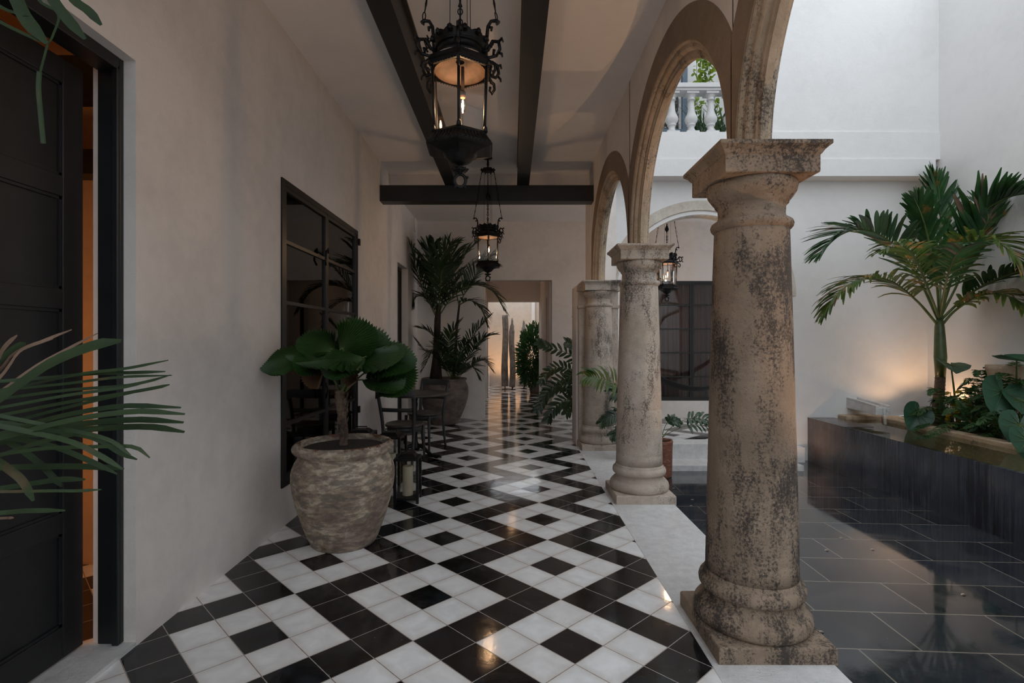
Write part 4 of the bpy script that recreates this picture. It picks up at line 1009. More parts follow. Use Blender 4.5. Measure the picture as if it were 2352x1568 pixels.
# ================================================================ SMALLER PLANTS
# glossy pinnate plant by the pier
zp = thing('pier_plant', 'dark glossy-leaved plant spreading out from behind the pier beside the passage', 'plant', (1.42, 7.9, 0))
MB().lathe([(0, .15), (.03, .16), (.30, .20), (.34, .21), (.33, .18)], 28, (1.42, 7.9, 0)).build('pot', M['potB'], zp)
def ovalp(x): return max(.08, sin(pi*min(1, x*.93+.06))**.6)
for i, (pp, ll) in enumerate([
    ([(1370, 950), (1345, 860), (1310, 815), (1262, 798), (1235, 785)], .15), ([(1370, 955), (1335, 880), (1300, 845), (1265, 850), (1240, 880)], .14),
    ([(1370, 955), (1330, 900), (1290, 885), (1255, 905), (1232, 945)], .17), ([(1370, 960), (1335, 920, -.3), (1305, 915, -.2), (1275, 935, -.25), (1255, 965, -.25)], .17),
    ([(1370, 950), (1350, 840, -.2), (1330, 800, -.3), (1300, 785, -.4)], .16), ([(1370, 960), (1345, 925, -.4), (1320, 920, -.25), (1300, 950, -.3)], .17),
    ([(1370, 955), (1340, 890, .2), (1300, 870, .3), (1262, 890, .4), (1245, 930, .4)], .16), ([(1370, 950), (1352, 780, -.1), (1340, 740, -.2), (1322, 725, -.2)], .12),
    ([(1370, 955), (1345, 880, -.2), (1325, 860, -.3), (1305, 865, -.3)], .15), ([(1370, 955), (1350, 900, -.1), (1335, 890, -.1), (1310, 900, -.1)], .17)]):
    frond(zp, A(8.0, *pp), 14, ll*1.05, .046, M['zz'], stemr=.009, ang=62, droop=.15, up=(0, -1, .35), vee=.1, seed=300+i, start=.25, taper=.3, tipprof=ovalp)
# terracotta planter in the court
tp = thing('terracotta_planter', 'tall terracotta planter with arching fern-like leaves behind the middle column', 'potted plant', (1.765, 6.13, -.2565))
b = MB().lathe([(-.2565, .135), (-.25, .142), (-.22, .145), (.10, .150), (.14, .155), (.165, .158), (.175, .150), (.172, .128), (.13, .125)], 36, (1.765, 6.13, 0)); b.f.pop(); b.sm.pop(); b.build('pot', M['potC'], tp)
MB().lathe([(.145, .13), (.15, .01)], 24, (1.765, 6.13, 0), caps=False).build('soil', M['soil'], tp)
for i, (pp, mt, ll) in enumerate([
    ([(1518, 1006), (1550, 975), (1590, 960), (1630, 965), (1660, 985)], 'zz', .13), ([(1518, 1006), (1545, 990), (1590, 975), (1640, 985), (1665, 1010)], 'zz', .13),
    ([(1510, 1006), (1470, 930, -.1), (1420, 885, -.2), (1380, 868, -.3), (1345, 864, -.3)], 'palmy', .22), ([(1510, 1006), (1480, 940, -.1), (1440, 905, -.1), (1410, 902, -.1)], 'zz', .20),
    ([(1510, 1006), (1470, 960, -.1), (1420, 950, -.2), (1380, 970, -.2)], 'palmd', .14), ([(1512, 1006), (1480, 975, -.2), (1440, 985, -.3), (1405, 1000, -.3)], 'palmd', .14),
    ([(1518, 1006), (1530, 975), (1545, 965), (1560, 972)], 'zz', .09)]):
    frond(tp, A(6.13, *pp), 12 if i < 2 else 14, ll, .034, mat=M[mt], up=(0, -.8, .6), stemr=.005, ang=68, droop=1.1, seed=400+i, start=.42, taper=.3, tipprof=ovalp)

# taro leaves
def heart(mb, c, ax, nrm, L, W, cup=.12):
    c = Vector(c); ax = Vector(ax).normalized(); nrm = Vector(nrm); nrm = (nrm-ax*nrm.dot(ax)).normalized(); sd = ax.cross(nrm)
    out = [(1.0, 0), (.90, .08), (.76, .21), (.56, .35), (.33, .45), (.10, .50), (-.12, .49), (-.33, .42), (-.48, .30), (-.53, .17), (-.44, .07), (-.22, .025), (-.02, .0)]
    out = out+[(a, -b) for a, b in out[-2:0:-1]]
    n = len(out); vs = [c]
    for f in (.35, .7, 1.0):
        for i, (a, b) in enumerate(out):
            rip = .012*L*sin(i*2.4)*f
            vs.append(c+ax*a*L*.66*f+sd*b*2*W/2*f+nrm*(rip+cup*L*(abs(b)*2)*f*f-.10*L*max(0, a)*f*f))
    fs = [(0, 1+i, 1+(i+1) % n) for i in range(n)]
    for k in range(2): fs += [(1+k*n+i, 1+(k+1)*n+i, 1+(k+1)*n+(i+1) % n, 1+k*n+(i+1) % n) for i in range(n)]
    mb.add(vs, fs, True)
tt = thing('taro_plant', 'taro with big heart-shaped leaves crowding the right side of the raised bed', 'plant', at(2255, 1010, 5.6))
t2 = thing('small_taro', 'small taro whose leaves overlap the palm trunk in the raised bed', 'plant', at(2195, 985, 6.1))
def taro(par, px, py, d, ax, nrm, L, W, root):
    c = at(px, py, d); mb = MB(); heart(mb, c, ax, nrm, L, W); lf = mb.build('leaf', M['taro'], par)
    a_ = Vector(ax).normalized(); n_ = Vector(nrm); n_ = (n_-a_*n_.dot(a_)).normalized(); s_ = a_.cross(n_); vb = MB()
    for ea, eb in ((.95, 0), (.62, .26), (.62, -.26), (.28, .40), (.28, -.40), (-.05, .43), (-.05, -.43), (-.40, .26), (-.40, -.26)):
        pv = [c+a_*ea*L*.66*f+s_*eb*W*f+n_*(.004+.12*L*abs(eb)*2*f*f-.10*L*max(0, ea)*f*f) for f in (0, .33, .66, .95)]
        vb.tube(pv, [.0035, .003, .002, .001], 4)
    q_ = vb.build('vein', M['stemg'], lf); q_.location = (0, 0, 0)
    r = at(*root); MB().tube(catmull([r, r.lerp(c, .5)+Vector((0, 0, .05)), c], 10), [.014-.0007*i for i in range(11)], 7).build('leaf_stalk', M['stemg'], par)
taro(t2, 2184, 838, 6.0, (-.45, -.8, -.15), (.15, -.3, 1), .44, .34, (2200, 985, 6.1))
taro(t2, 2108, 950, 6.0, (-.65, -.3, -.75), (-.3, -.95, .2), .36, .32, (2190, 985, 6.1))
taro(t2, 2205, 955, 5.9, (-.3, -.9, -.2), (0, -.5, 1), .22, .20, (2195, 990, 6.1))
taro(tt, 2302, 900, 5.3, (-.6, -.35, -.70), (-.25, -.95, .35), .44, .40, (2285, 1010, 5.5))
taro(tt, 2342, 975, 5.0, (-.35, -.3, -.85), (-.35, -.9, .3), .38, .36, (2330, 1020, 5.2))
taro(tt, 2345, 920, 5.2, (-.5, -.6, -.3), (-.1, -.7, .8), .36, .34, (2340, 1010, 5.3))
taro(tt, 2335, 828, 5.25, (.3, -.9, -.1), (.05, -.25, 1), .50, .36, (2335, 1000, 5.6))
taro(tt, 2360, 1010, 4.8, (-.3, -.5, -.8), (-.2, -.9, .3), .36, .34, (2370, 1030, 5.0))
# ferns
fn = [('feathery fern at the foot of the palm trunk in the raised bed', (2165, 985, 6.1), [(-55, -40), (-20, -80), (30, -70), (60, -30), (-65, -10)]),
      ('bright fern drooping over the beige curb beside the taro', (2225, 990, 5.75), [(-85, 20), (-40, -60), (10, -100), (60, -60), (50, 15), (-20, 30)]),
      ('tall fern fronds rising against the white wall behind the big taro leaf', (2262, 985, 5.9), [(-30, -130), (10, -145), (50, -110), (-60, -90), (70, -60), (-10, -60)]),
      ('dark fern clump at the right end of the raised bed below the stone urn', (2320, 1005, 5.5), [(-70, -90), (-30, -150), (25, -170), (60, -120), (-80, -30), (40, -60), (0, -40)]),
      ('low fern tuft between the taro stalks near the curb', (2300, 1015, 5.3), [(-60, -40), (-20, -70), (30, -60), (60, -20), (-50, 5)])]
fi = 500
for lab, (bx, by, bd), tips in fn:
    f = thing('fern', lab, 'fern', at(bx, by, bd), 'ferns in the raised bed')
    for k, (dx, dy) in enumerate(tips):
        for rep in range(2):
            fi += 1; R = random.Random(fi); ddx = dx*(1+.25*rep)+R.uniform(-12, 12); ddy = dy*(1-.25*rep)+R.uniform(-10, 10)
            od = R.uniform(-.35, .25)
            P = [at(bx, by, bd), at(bx+ddx*.35, by+min(ddy, 0)*.75-18, bd+od*.4), at(bx+ddx*.75, by+ddy*1.0-8, bd+od*.8), at(bx+ddx*1.1, by+ddy+6, bd+od)]
            frond(f, P, 20, .085, .022, M['fern'], stemr=.003, ang=75, droop=.5, seed=fi, start=.12, taper=.7, segs=2)
# vine by the lamp, the lamp's yellow glow painted into its leaves
yv = thing('lamp_lit_vine', 'small leafy plant glowing yellow over the bed light beside the trunk', 'plant', at(2190, 985, 6.2))
def leafy(par, name, mat, starts, n, size, stemm='stemg', seed=1, spread=.04, nrm=(0, -1, .3)):
    R = random.Random(seed)
    for st in starts:
        C = catmull(st, 20); mb = MB()
        for k in range(n):
            x = R.uniform(1, 19.9); i = int(x); p = C[i].lerp(C[min(20, i+1)], x-i)
            d = Vector((R.uniform(-1, 1), R.uniform(-1, .6), R.uniform(-.5, .8))).normalized(); q = p+d*spread*R.uniform(.2, 1)
            e = q+d*size*R.uniform(.7, 1.2); mb.blade(q, [q.lerp(e, .4), q.lerp(e, .75), e], size*.6, Vector(nrm)+Vector((R.uniform(-.6, .6), R.uniform(-.4, .4), R.uniform(-.4, .4))), .15, ovalp)
        o = mb.build(name, mat, par)
        s = MB().tube(C, .0035, 5).build('stem', M[stemm], o); s.location = (0, 0, 0)
leafy(yv, 'foliage', M['gold'], [A(6.0, (2190, 985), (2186, 950), (2182, 925), (2184, 900)), A(5.95, (2192, 985), (2200, 960), (2208, 935), (2203, 912)), A(5.9, (2200, 1000), (2215, 975), (2222, 950), (2218, 930))], 30, .065, seed=3)
leafy(yv, 'foliage', M['fern'], [A(6.15, (2200, 990), (2215, 960), (2225, 930), (2215, 905)), A(6.1, (2215, 990), (2235, 960), (2245, 930), (2250, 910))], 45, .06, seed=8, spread=.10)
bs = thing('bed_shrub', 'dense dark shrub filling the bed below the largest taro leaf', 'shrub', at(2290, 1000, 5.7))
leafy(bs, 'foliage', M['fern'], [A(5.7, (2290, 1000), (2270, 960), (2262, 930), (2275, 900)), A(5.7, (2300, 1000), (2310, 960), (2320, 930), (2330, 890)), A(5.6, (2330, 1005), (2345, 950), (2350, 900), (2345, 860)), A(5.6, (2260, 1000), (2240, 975), (2230, 960), (2245, 940)), A(5.4, (2320, 1015), (2350, 980), (2360, 960), (2370, 940))], 110, .055, seed=9, spread=.16)
ur = thing('stone_urn', 'pale stone urn standing among the ferns at the right edge', 'urn', (5.395, 5.55, PZ))
cx = 5.395
MB().lathe([(PZ+.02+(z-PZ)*1.02, r*.74) for z, r in [(PZ, .12), (PZ+.05, .10), (PZ+.12, .07), (PZ+.22, .11), (PZ+.50, .22), (PZ+.66, .25), (PZ+.70, .27), (PZ+.74, .27), (PZ+.73, .23), (PZ+.55, .18)]], 36, (cx, 5.55, 0)).build('body', M['curb'], ur)
# ================================================================ FURNITURE
def cafe_chair(label, loc, rz):
    t = thing('cafe_chair', label, 'chair', loc, None); W = M['chairw']
    # local: front = +y, back at -y (built about origin, then the empty carries the pose)
    t.location = (0, 0, 0)
    s = MB(); n = 40
    def rim(z, k): return [((.205*k)*(1 if True else 1)*(abs(cos(a))**.8*(1 if cos(a) > 0 else -1))*(1.0-.06*(sin(a) < 0)), .20*k*(abs(sin(a))**.8*(1 if sin(a) > 0 else -1)), z) for a in [2*pi*i/n for i in range(n)]]
    vs = rim(.432, .97)+rim(.440, 1.0)+rim(.452, 1.0)+rim(.458, .97)+rim(.450, .80)+rim(.446, .4)
    s.add(vs, [(k*n+i, k*n+(i+1) % n, (k+1)*n+(i+1) % n, (k+1)*n+i) for k in range(5) for i in range(n)], True)
    s.add([v for v in rim(.446, .4)], [list(range(n))]); s.add([v for v in rim(.432, .97)], [list(range(n))[::-1]])
    s.build('seat', M['seatw'], t)
    fr = MB().add(rim(.372, .90)+rim(.432, .90)+rim(.432, .86)+rim(.372, .86), [(k*n+i, k*n+(i+1) % n, ((k+1) % 4)*n+(i+1) % n, ((k+1) % 4)*n+i) for k in range(4) for i in range(n)], True)
    fr.build('seat_frame', W, t)
    for sx in (-1, 1):
        MB().tube([(sx*.165, .165, .43), (sx*.168, .17, .25), (sx*.175, .178, .0)], [.019, .017, .0125], 10).build('leg', W, t)
        MB().tube(catmull([(sx*.170, -.235, .0), (sx*.168, -.195, .20), (sx*.170, -.175, .42), (sx*.185, -.215, .65), (sx*.200, -.265, .83)], 16), [.0135+.006*min(1, i/8) for i in range(17)], 8, flat=1.0).build('leg', W, t, label='rear leg rising into the back post')
    tr = MB(); vs = []
    m = 20
    for i in range(m+1):
        x = -.215+.43*i/m; c = -.030*(1-(x/.215)**2); y0 = -.268+c
        dz = .0 if abs(x) < .17 else -.02*((abs(x)-.17)/.045)**2
        lo = .775-(.03*max(0, (abs(x)-.14)/.075))
        vs += [(x, y0-.010, lo), (x, y0+.010, lo), (x, y0+.008, .852+dz), (x, y0-.010, .852+dz)]
    tr.add(vs, [(4*i+j, 4*i+(j+1) % 4, 4*i+4+(j+1) % 4, 4*i+4+j) for i in range(m) for j in range(4)]+[(3, 2, 1, 0), (4*m, 4*m+1, 4*m+2, 4*m+3)], True)
    tr.build('top_rail', W, t, bevel=.003)
    lr = MB(); vs = []
    for i in range(m+1):
        x = -.178+.356*i/m; y0 = -.205-.022*(1-(x/.178)**2)
        vs += [(x, y0-.008, .605), (x, y0+.008, .605), (x, y0+.006, .645), (x, y0-.010, .645)]
    lr.add(vs, [(4*i+j, 4*i+(j+1) % 4, 4*i+4+(j+1) % 4, 4*i+4+j) for i in range(m) for j in range(4)]+[(3, 2, 1, 0), (4*m, 4*m+1, 4*m+2, 4*m+3)], True)
    lr.build('back_rail', W, t)
    t.location = loc; t.rotation_euler = (0, 0, rz); return t
cafe_chair('black wooden cafe chair with its back to the viewer, nearest side of the round table', (-1.185, 5.62, 0), radians(-8))
cafe_chair('black wooden cafe chair on the far side of the round table, near the clay pot', (-1.11, 6.50, 0), radians(158))
TC = Vector((-1.135, 6.02, 0))
tb_ = thing('round_table', 'round black cafe table with a cast pedestal between the two chairs', 'table', TC)
MB().lathe([(.722, .20), (.724, .375), (.732, .388), (.742, .390), (.750, .384), (.752, .30), (.752, .01)], 56, TC).build('tabletop', M['seatw'], tb_)
MB().lathe([(.08, .045), (.11, .06), (.14, .045), (.17, .028), (.25, .022), (.30, .030), (.34, .024), (.55, .020), (.62, .028), (.64, .022), (.69, .03), (.715, .09), (.722, .10)], 24, TC).build('pedestal', M['iron'], tb_)
for k in range(3):
    a = radians(-25+120*k); q = Vector((cos(a), sin(a), 0))
    MB().tube(catmull([TC+q*.02+Vector((0, 0, .13)), TC+q*.10+Vector((0, 0, .12)), TC+q*.20+Vector((0, 0, .05)), TC+q*.29+Vector((0, 0, .022)), TC+q*.33+Vector((0, 0, .038)), TC+q*.355+Vector((0, 0, .018))], 16), [.026-.0008*i for i in range(13)]+[.018, .020, .016, .010], 8).build('foot', M['iron'], tb_)

def floor_lantern(label, loc, rz, h=.43, w=.20, candle=None, ch=.25):
    t = thing('floor_lantern', label, 'lantern', (0, 0, 0), 'black metal candle lanterns'); I = M['iron']; a = w/2
    b = MB().box(-a-.006, a+.006, -a-.006, a+.006, .030, .048)
    b.build('base', I, t, bevel=.002)
    for sx in (-1, 1):
        for sy in (-1, 1):
            MB().box(sx*a-.011, sx*a+.011, sy*a-.011, sy*a+.011, 0, h-.06).build('post', I, t)
    r = MB().box(-a-.008, a+.008, -a-.008, a+.008, h-.075, h-.055).box(-a*.78, a*.78, -a*.78, a*.78, h-.058, h-.048)
    z0, z1 = h-.048, h-.022; o, i_ = a*.80, a*.55
    vs = [(x*o, y*o, z0) for x, y in ((-1, -1), (1, -1), (1, 1), (-1, 1))]+[(x*i_, y*i_, z1) for x, y in ((-1, -1), (1, -1), (1, 1), (-1, 1))]
    r.add(vs, [(3, 2, 1, 0), (4, 5, 6, 7)]+[(j, (j+1) % 4, 4+(j+1) % 4, 4+j) for j in range(4)])
    r.build('roof', I, t, bevel=.002)
    MB().tube([(-.055, 0, h-.035), (-.055, 0, h), (.055, 0, h), (.055, 0, h-.035)], .005, 6).build('handle', I, t)
    for k, (x0, x1, y0, y1) in enumerate([(-a, a, -a-.001, -a+.001), (-a, a, a-.001, a+.001), (-a-.001, -a+.001, -a, a), (a-.001, a+.001, -a, a)]):
        MB().box(x0+.01*(k < 2), x1-.01*(k < 2), y0+.01*(k > 1), y1-.01*(k > 1), .048, h-.075).build('glass', M['glass'], t)
    MB().box(a+.009, a+.016, -.01, .012, h*.42, h*.52).box(a+.009, a+.015, a-.03, a-.005, h*.7, h*.76).box(a+.009, a+.015, a-.03, a-.005, h*.2, h*.26).build('latch', I, t)
    t.location = loc; t.rotation_euler = (0, 0, rz)
    if candle:
        c = MB().lathe([(.0485, .0425), (.052, .0432), (ch+.04, .0432), (ch+.046, .040), (ch+.046, .034), (ch+.030, .028), (ch+.028, .004)], 36, (0, 0, 0))
        o = c.build('pillar_candle', M['wax'], None); tag(o, candle, 'candle', 'candles'); o.location = loc
        wk = MB().tube([(0, 0, ch+.026), (.001, 0, ch+.042)], .0015, 5).build('wick', M['iron'], None); wk.parent = o
    return t
floor_lantern('short black floor lantern in the open beside the whitewashed urn, in front of the chairs', (-.885, 4.35, 0), radians(3), .43, .185, 'cream pillar candle inside the short black floor lantern', .25)
floor_lantern('taller black lantern half hidden behind the urn, next to the window', (-1.43, 4.85, 0), radians(6), .545, .24, 'cream candle inside the black lantern next to the window')
floor_lantern('black lantern with a flat roof showing just over the right rim of the urn', (-1.14, 4.83, 0), radians(-4), .525, .22, 'cream candle inside the flat-roofed black lantern behind the urn')

# ================================================================ TERRACE
bl = thing('balustrade', 'white stone balustrade on the upper terrace seen through the middle arch', 'balustrade', (2.2, 6.9, 4.10))
MB().box(1.2, 3.42, 6.80, 7.04, 4.73, 4.79).box(1.2, 3.42, 6.82, 7.02, 4.70, 4.73).build('handrail', M['white'], bl, bevel=.006)
bp = [(4.10, .072), (4.165, .072), (4.17, .050), (4.19, .054), (4.20, .046), (4.225, .040), (4.25, .046), (4.255, .056), (4.27, .058), (4.275, .052), (4.285, .06), (4.31, .078), (4.34, .086), (4.37, .080), (4.41, .058), (4.46, .046), (4.53, .041),
      (4.59, .040), (4.592, .052), (4.605, .054), (4.612, .044), (4.63, .046), (4.65, .060), (4.67, .070), (4.685, .072), (4.69, .062)]
bp = [(4.10+(z-4.10)*.60/.59, r) for z, r in bp]
for i in range(8):
    x = 2.158+.263*(i-3); b = MB().lathe(bp[2:], 28, (x, 6.92, 0)).box(x-.085, x+.085, 6.835, 7.005, 4.105, 4.168).box(x-.082, x+.082, 6.838, 7.002, 4.672, 4.702)
    b.build('baluster', M['white'], bl)
def lv(n): return [(n, 1)]
vn = thing('hanging_vine', 'lime green creeper hanging down the white terrace wall behind the balustrade', 'vine', at(1615, 60, 7.9))
R = random.Random(4)
for x, y0, y1, n in ((1602, 60, 210, 26), (1612, 60, 205, 46), (1620, 60, 205, 40), (1627, 60, 205, 50), (1632, 80, 190, 24), (1590, 190, 262, 10), (1604, 215, 262, 12), (1599, 226, 280, 14), (1648, 235, 300, 22), (1642, 230, 270, 12)):
    C = [at(x+R.uniform(-3, 3), y, 7.5) for y in (y0, (y0+y1)/2, y1)]
    leafy(vn, 'foliage', M['vine'], [C], int(n*1.3), .072, seed=int(x), spread=.05)
for k, (px, lab) in enumerate(((1612, 'tuft of narrow leaves growing between the two right balusters'), (1654, 'spiky green tuft growing right of the last visible baluster'))):
    tf = thing('grass_tuft', lab, 'plant', at(px, 304, 7.3)); b = MB(); c = at(px, 306, 7.3)
    for i in range(34):
        a = R.uniform(-.5, .5); L = R.uniform(.2, .5); p = c+Vector((R.uniform(-.06, .06), R.uniform(-.03, .03), 0)); d = Vector((sin(a), R.uniform(-.2, .2), cos(a)))
        b.blade(p, [p+d*L*.5, p+d*L+Vector((a*.1, 0, -.02))], .018, (0, -1, 0), .1)
    b.build('foliage', M['fern'], tf)
bx = MB().box(1.5, 3.3, 7.2, 7.42, 4.1, 4.14); tag(bx.build('planter_trough', M['white'], None), 'low white trough on the terrace floor holding the tufts', 'planter')

# ================================================================ HAMMOCK, SCULPTURES, PATIO SHRUB
hm = thing('hammock', 'black hammock slung low in front of the tall black far window', 'hammock', (2.75, 8.1, 0))
HP = [at(1350, 745, 8.1), at(1420, 815, 8.1), at(1505, 862, 8.1), at(1545, 880, 8.1), at(1590, 890, 8.1), at(1640, 884, 8.1), at(1720, 850, 8.1), at(1800, 780, 8.1)]
C = catmull(HP, 40)
hb = MB(); vs = []; m = 9
for i, p in enumerate(C):
    f = sin(pi*i/40)**.7
    for j in range(m):
        a = pi*(j/(m-1)); vs.append(p+Vector((0, -.13*f*cos(a), -.055*f*sin(a)+.035*f*(j % 2)*.3+.03*f*cos(a))))
hb.add(vs, [(i*m+j, i*m+j+1, (i+1)*m+j+1, (i+1)*m+j) for i in range(40) for j in range(m-1)], True); hb.build('fabric', M['fabric'], hm, thick=.006)
for p, q in ((C[0], at(1356, 670, 8.1)), (C[-1], at(1830, 690, 8.1))): MB().tube([p, p.lerp(q, .5)+Vector((0, 0, -.01)), q], .006, 6).build('rope', M['fabric'], hm)

def totem(label, px, D, ytop, ybot, wpx, mat, point, seed):
    t = thing('wood_totem', label, 'sculpture', (at(px, 0, D).x, D, 0), 'weathered trunk sculptures')
    zt, zb = at(0, ytop, D).z, at(0, ybot, D).z; x = at(px, 0, D).x; r = wpx/2/F*D; R = random.Random(seed)
    MB().lathe([(0, .10), (.012, .10), (.016, .03), (.03, .012), (zb+.05, .012)], 20, (x, D, 0)).build('stand', M['iron'], t)
    n = 26; mb = MB(); vs = []; k = 18
    for i in range(n+1):
        f = i/n; z = zb+(zt-zb)*f
        rr = r*(1.0-.12*f)*(1 if not (point and f > .82) else (.42 if f > .90 else .8))
        if point and f > .97: rr *= .5
        for j in range(k):
            a = 2*pi*j/k; q = rr*(1+.16*noise.noise(Vector((cos(a)*2, sin(a)*2+seed, z*1.2)))+.08*noise.noise(Vector((cos(a)*6, sin(a)*6, z*4+seed))))
            vs.append((x+.03*noise.noise(Vector((seed, 0, z)))+q*cos(a), D+q*sin(a), z+(.05*noise.noise(Vector((a*2, seed, 3))) if i == n else 0)))
    mb.add(vs, [(i*k+j, i*k+(j+1) % k, (i+1)*k+(j+1) % k, (i+1)*k+j) for i in range(n) for j in range(k)]+[list(range(k))[::-1], [n*k+j for j in range(k)]], True)
    mb.build('trunk', mat, t)
totem('blunt-topped dark wood totem on a pin, leftmost of three in the bright patio', 1160, 14.4, 724, 886, 15, M['drift'], False, 1)
totem('dark wood totem with a pointed tip, middle of three in the bright patio', 1176.5, 14.4, 731, 888, 13.5, M['drift'], True, 2)
totem('paler wood totem with a pointed tip, partly behind the patio shrub', 1203, 14.6, 737, 887, 14, M['driftp'], True, 3)
sh = thing('patio_shrub', 'rounded green shrub leaning from the right edge of the bright patio doorway', 'shrub', (.52, 13.35, 0))
MB().lathe([(0, .12), (.02, .13), (.22, .17), (.25, .17), (.24, .14)], 24, (.60, 13.35, 0)).build('pot', M['potB'], sh)
MB().tube([(.60, 13.35, .2), (.58, 13.3, .6), (.55, 13.3, 1.0)], .02, 8).build('stem', M['trunk'], sh)
R = random.Random(5); mb = MB(); cs = at(1222, 812, 13.2)
for i in range(2200):
    d = Vector((R.gauss(0, 1), R.gauss(0, 1), R.gauss(0, 1))).normalized(); rr = R.uniform(.02, 1)**.4
    p = cs+Vector((d.x*.36*rr, d.y*.38*rr, d.z*.78*rr-.12*abs(d.x))); p.x += .07*(p.z-cs.z)*.5
    e = (d+Vector((0, 0, .2))+Vector((R.uniform(-.5, .5), R.uniform(-.5, .5), R.uniform(-.3, .5)))).normalized(); L = R.uniform(.09, .17)
    mb.blade(p, [p+e*L*.5, p+e*L+Vector((0, 0, -.02))], .035, (R.uniform(-1, 1), -1, R.uniform(-1, 1)), .1)
mb.build('foliage', M['fern'], sh)

# dry petals on paving and floor (each a little leaf)
R = random.Random(12)
for i, (px, py, z) in enumerate([(1886, 1452, 0), (1933, 1236, 0), (1899, 1264, 0), (1535, 1098, 0), (1548, 1122, 0), (1591, 1148, 0), (1588, 1162, 0), (1366, 1088, 1), (2213, 1366, 0), (2004, 1262, 0)]):
    zf = .004 if z else -.2555; D = (HC-zf)*F/(py-784); c = at(px, py, D); s = .016
    b = MB().blade(c+Vector((-s, 0, .001)), [c+Vector((-s*.3, .003, .005)), c+Vector((s*.4, .002, .005)), c+Vector((s, 0, .001))], s*.9, (0, 0, 1), .25, ovalp)
    o = b.build('fallen_petal', M['pink'], None, loc=c)
    tag(o, 'reddish dry petal on the pale slab by the tile edge' if z else 'small pale petal lying on the wet dark paving', 'petal', None if z else 'petals on the wet paving')
# small lights in the bed and on the patio floor
def spike(label, p, d):
    t = thing('garden_spotlight', label, 'garden light', p, None); p = Vector(p); d = Vector(d).normalized()
    MB().tube([p, p+Vector((0, 0, .05))], .008, 6).build('spike', M['iron'], t)
    MB().tube([p+Vector((0, 0, .05))-d*.03, p+Vector((0, 0, .05))+d*.035], .028, 14).build('housing', M['iron'], t)
    MB().tube([p+Vector((0, 0, .05))+d*.034, p+Vector((0, 0, .05))+d*.037], .024, 14).build('lens', M['lampw'], t)
    return p+Vector((0, 0, .05))+d*.06
def light(kind, name, loc, e, c, size=.05, tgt=None, ang=90, blend=.6, sy=None):
    l = bpy.data.lights.new(name, kind); l.energy = e; l.color = c
    if kind == 'SPOT': l.spot_size = radians(ang); l.spot_blend = blend; l.shadow_soft_size = size
    elif kind == 'AREA':
        l.shape = 'RECTANGLE'; l.size = size; l.size_y = sy or size
    else: l.shadow_soft_size = size
    o = bpy.data.objects.new(name, l); COL.objects.link(o); o.location = loc
    if tgt is not None: o.rotation_euler = (Vector(tgt)-Vector(loc)).to_track_quat('-Z', 'Y').to_euler()
    return o
WARM = (1, .58, .30)
q = spike('small black spotlight glowing at the foot of the court palm', (5.42, 6.32, PZ+.03), (.25, .35, 1)); light('SPOT', 'bed_light', q, 14, WARM, .03, q+Vector((.0, .30, 1)), 110)
q = spike('small black floor spotlight between the two dark totems in the patio', (.02, 14.75, 0), (0, .3, 1)); light('SPOT', 'patio_light', q, 60, WARM, .03, q+Vector((0, .45, 1)), 130)
q = spike('black uplight on the paving hidden behind the near column', (1.98, 4.15, -.2565), (-.8, -.4, 1)); light('SPOT', 'court_uplight', q, 34, WARM, .03, (1.1, 3.4, 3.2), 80)
q = spike('black uplight on the paving beside the near column, out of the picture', (2.35, 1.55, -.2565), (-1, .4, 1)); light('SPOT', 'court_uplight', q, 95, WARM, .03, (1.15, 2.9, 2.95), 52)
q = spike('black uplight in the raised bed near the spout wall', (5.1, 6.45, PZ+.03), (-.8, .4, 1)); light('SPOT', 'bed_light', q, 8, WARM, .03, (4.9, 6.92, 1.6), 120)
q = spike('black uplight under the low court wall beside the far gallery step', (3.42, 6.25, -.2565), (.4, .5, 1)); light('SPOT', 'wall_uplight', q, 6, WARM, .03, (3.95, 6.92, .9), 120)
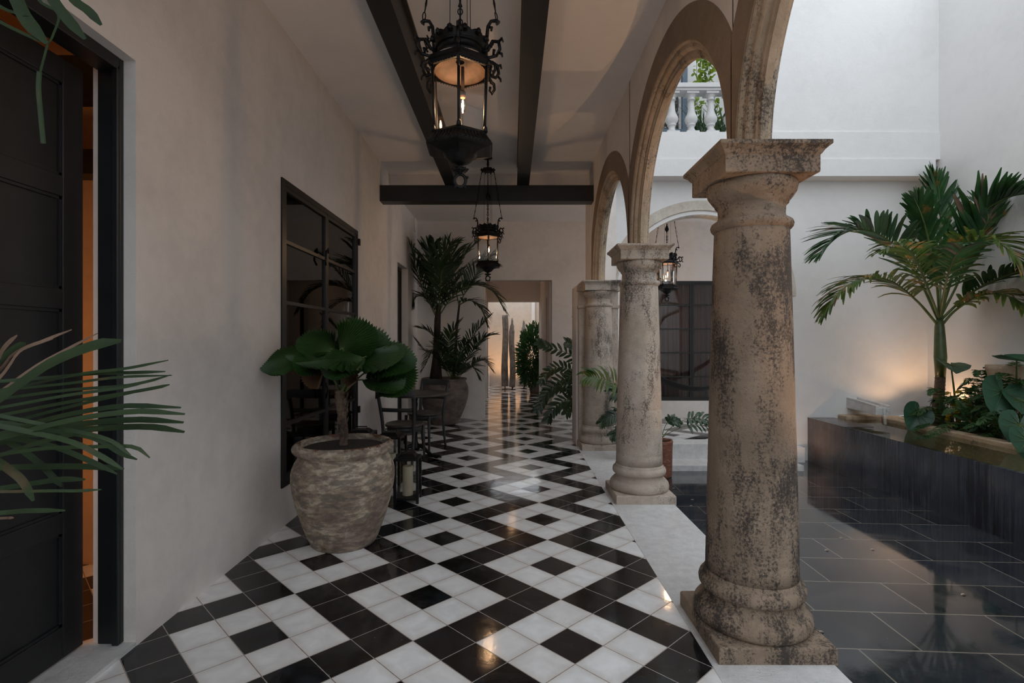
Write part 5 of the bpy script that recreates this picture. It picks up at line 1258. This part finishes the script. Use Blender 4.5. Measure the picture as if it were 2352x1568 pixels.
def clamp_tree(root, x0=-99, x1=99, y0=-99, y1=99):
    todo = [root]; seen = set()
    while todo:
        o = todo.pop(); todo += [c for c in COL.objects if c.parent == o]
        if o.type != 'MESH' or o.data.name in seen: continue
        seen.add(o.data.name); g = parent_origin(root)
        for v in o.data.vertices:
            v.co.x = min(max(v.co.x, x0-g.x), x1-g.x); v.co.y = min(max(v.co.y, y0-g.y), y1-g.y)
for o in (ct, tt, t2, yv, bs, ur): clamp_tree(o, x1=5.605, y1=6.90)
for o in [o for o in COL.objects if o.name.startswith('fern') and o.type == 'EMPTY']: clamp_tree(o, x1=5.605, y1=6.90)
clamp_tree(cp, x0=-1.655, y1=9.005); clamp_tree(sh, x1=.935); clamp_tree(zp, y0=7.14, y1=9.0)
# room lamps behind the doors
light('POINT', 'room_lamp', (-2.9, 2.0, 1.1), 16, (1, .50, .22), .1)
light('POINT', 'passage_lamp', (.0, 11.2, 2.6), 1.2, WARM, .08)
light('POINT', 'curtain_room_lamp', (-2.5, 4.6, 2.2), .8, WARM, .1)
light('POINT', 'far_room_lamp', (3.2, 9.9, 1.6), 2.0, WARM, .1)

# ================================================================ SKY, CAMERA
wd = bpy.data.worlds.new('sky'); SC.world = wd; wd.use_nodes = True
bg = wd.node_tree.nodes['Background']; bg.inputs[0].default_value = (.86, .93, 1.0, 1); bg.inputs[1].default_value = 2.15
cam = bpy.data.cameras.new('camera'); cam.lens = 18; cam.sensor_width = 36; cam.clip_start = .05
co = bpy.data.objects.new('camera', cam); COL.objects.link(co); co.location = (0, 0, HC); co.rotation_euler = (radians(90), 0, 0)
SC.camera = co
vs_ = SC.view_settings; vs_.view_transform = 'Standard'; vs_.look = 'None'; vs_.gamma = 1; vs_.exposure = -0.08; vs_.use_curve_mapping = False
cy = SC.cycles; cy.use_denoising = True; cy.max_bounces = 10; cy.diffuse_bounces = 6; cy.glossy_bounces = 4; cy.transparent_max_bounces = 16; cy.sample_clamp_indirect = 4; cy.sample_clamp_direct = 0; cy.caustics_reflective = False; cy.caustics_refractive = False
cy.use_adaptive_sampling = False
try: cy.denoiser = 'OPENIMAGEDENOISE'; cy.denoising_input_passes = 'RGB_ALBEDO_NORMAL'
except Exception: pass
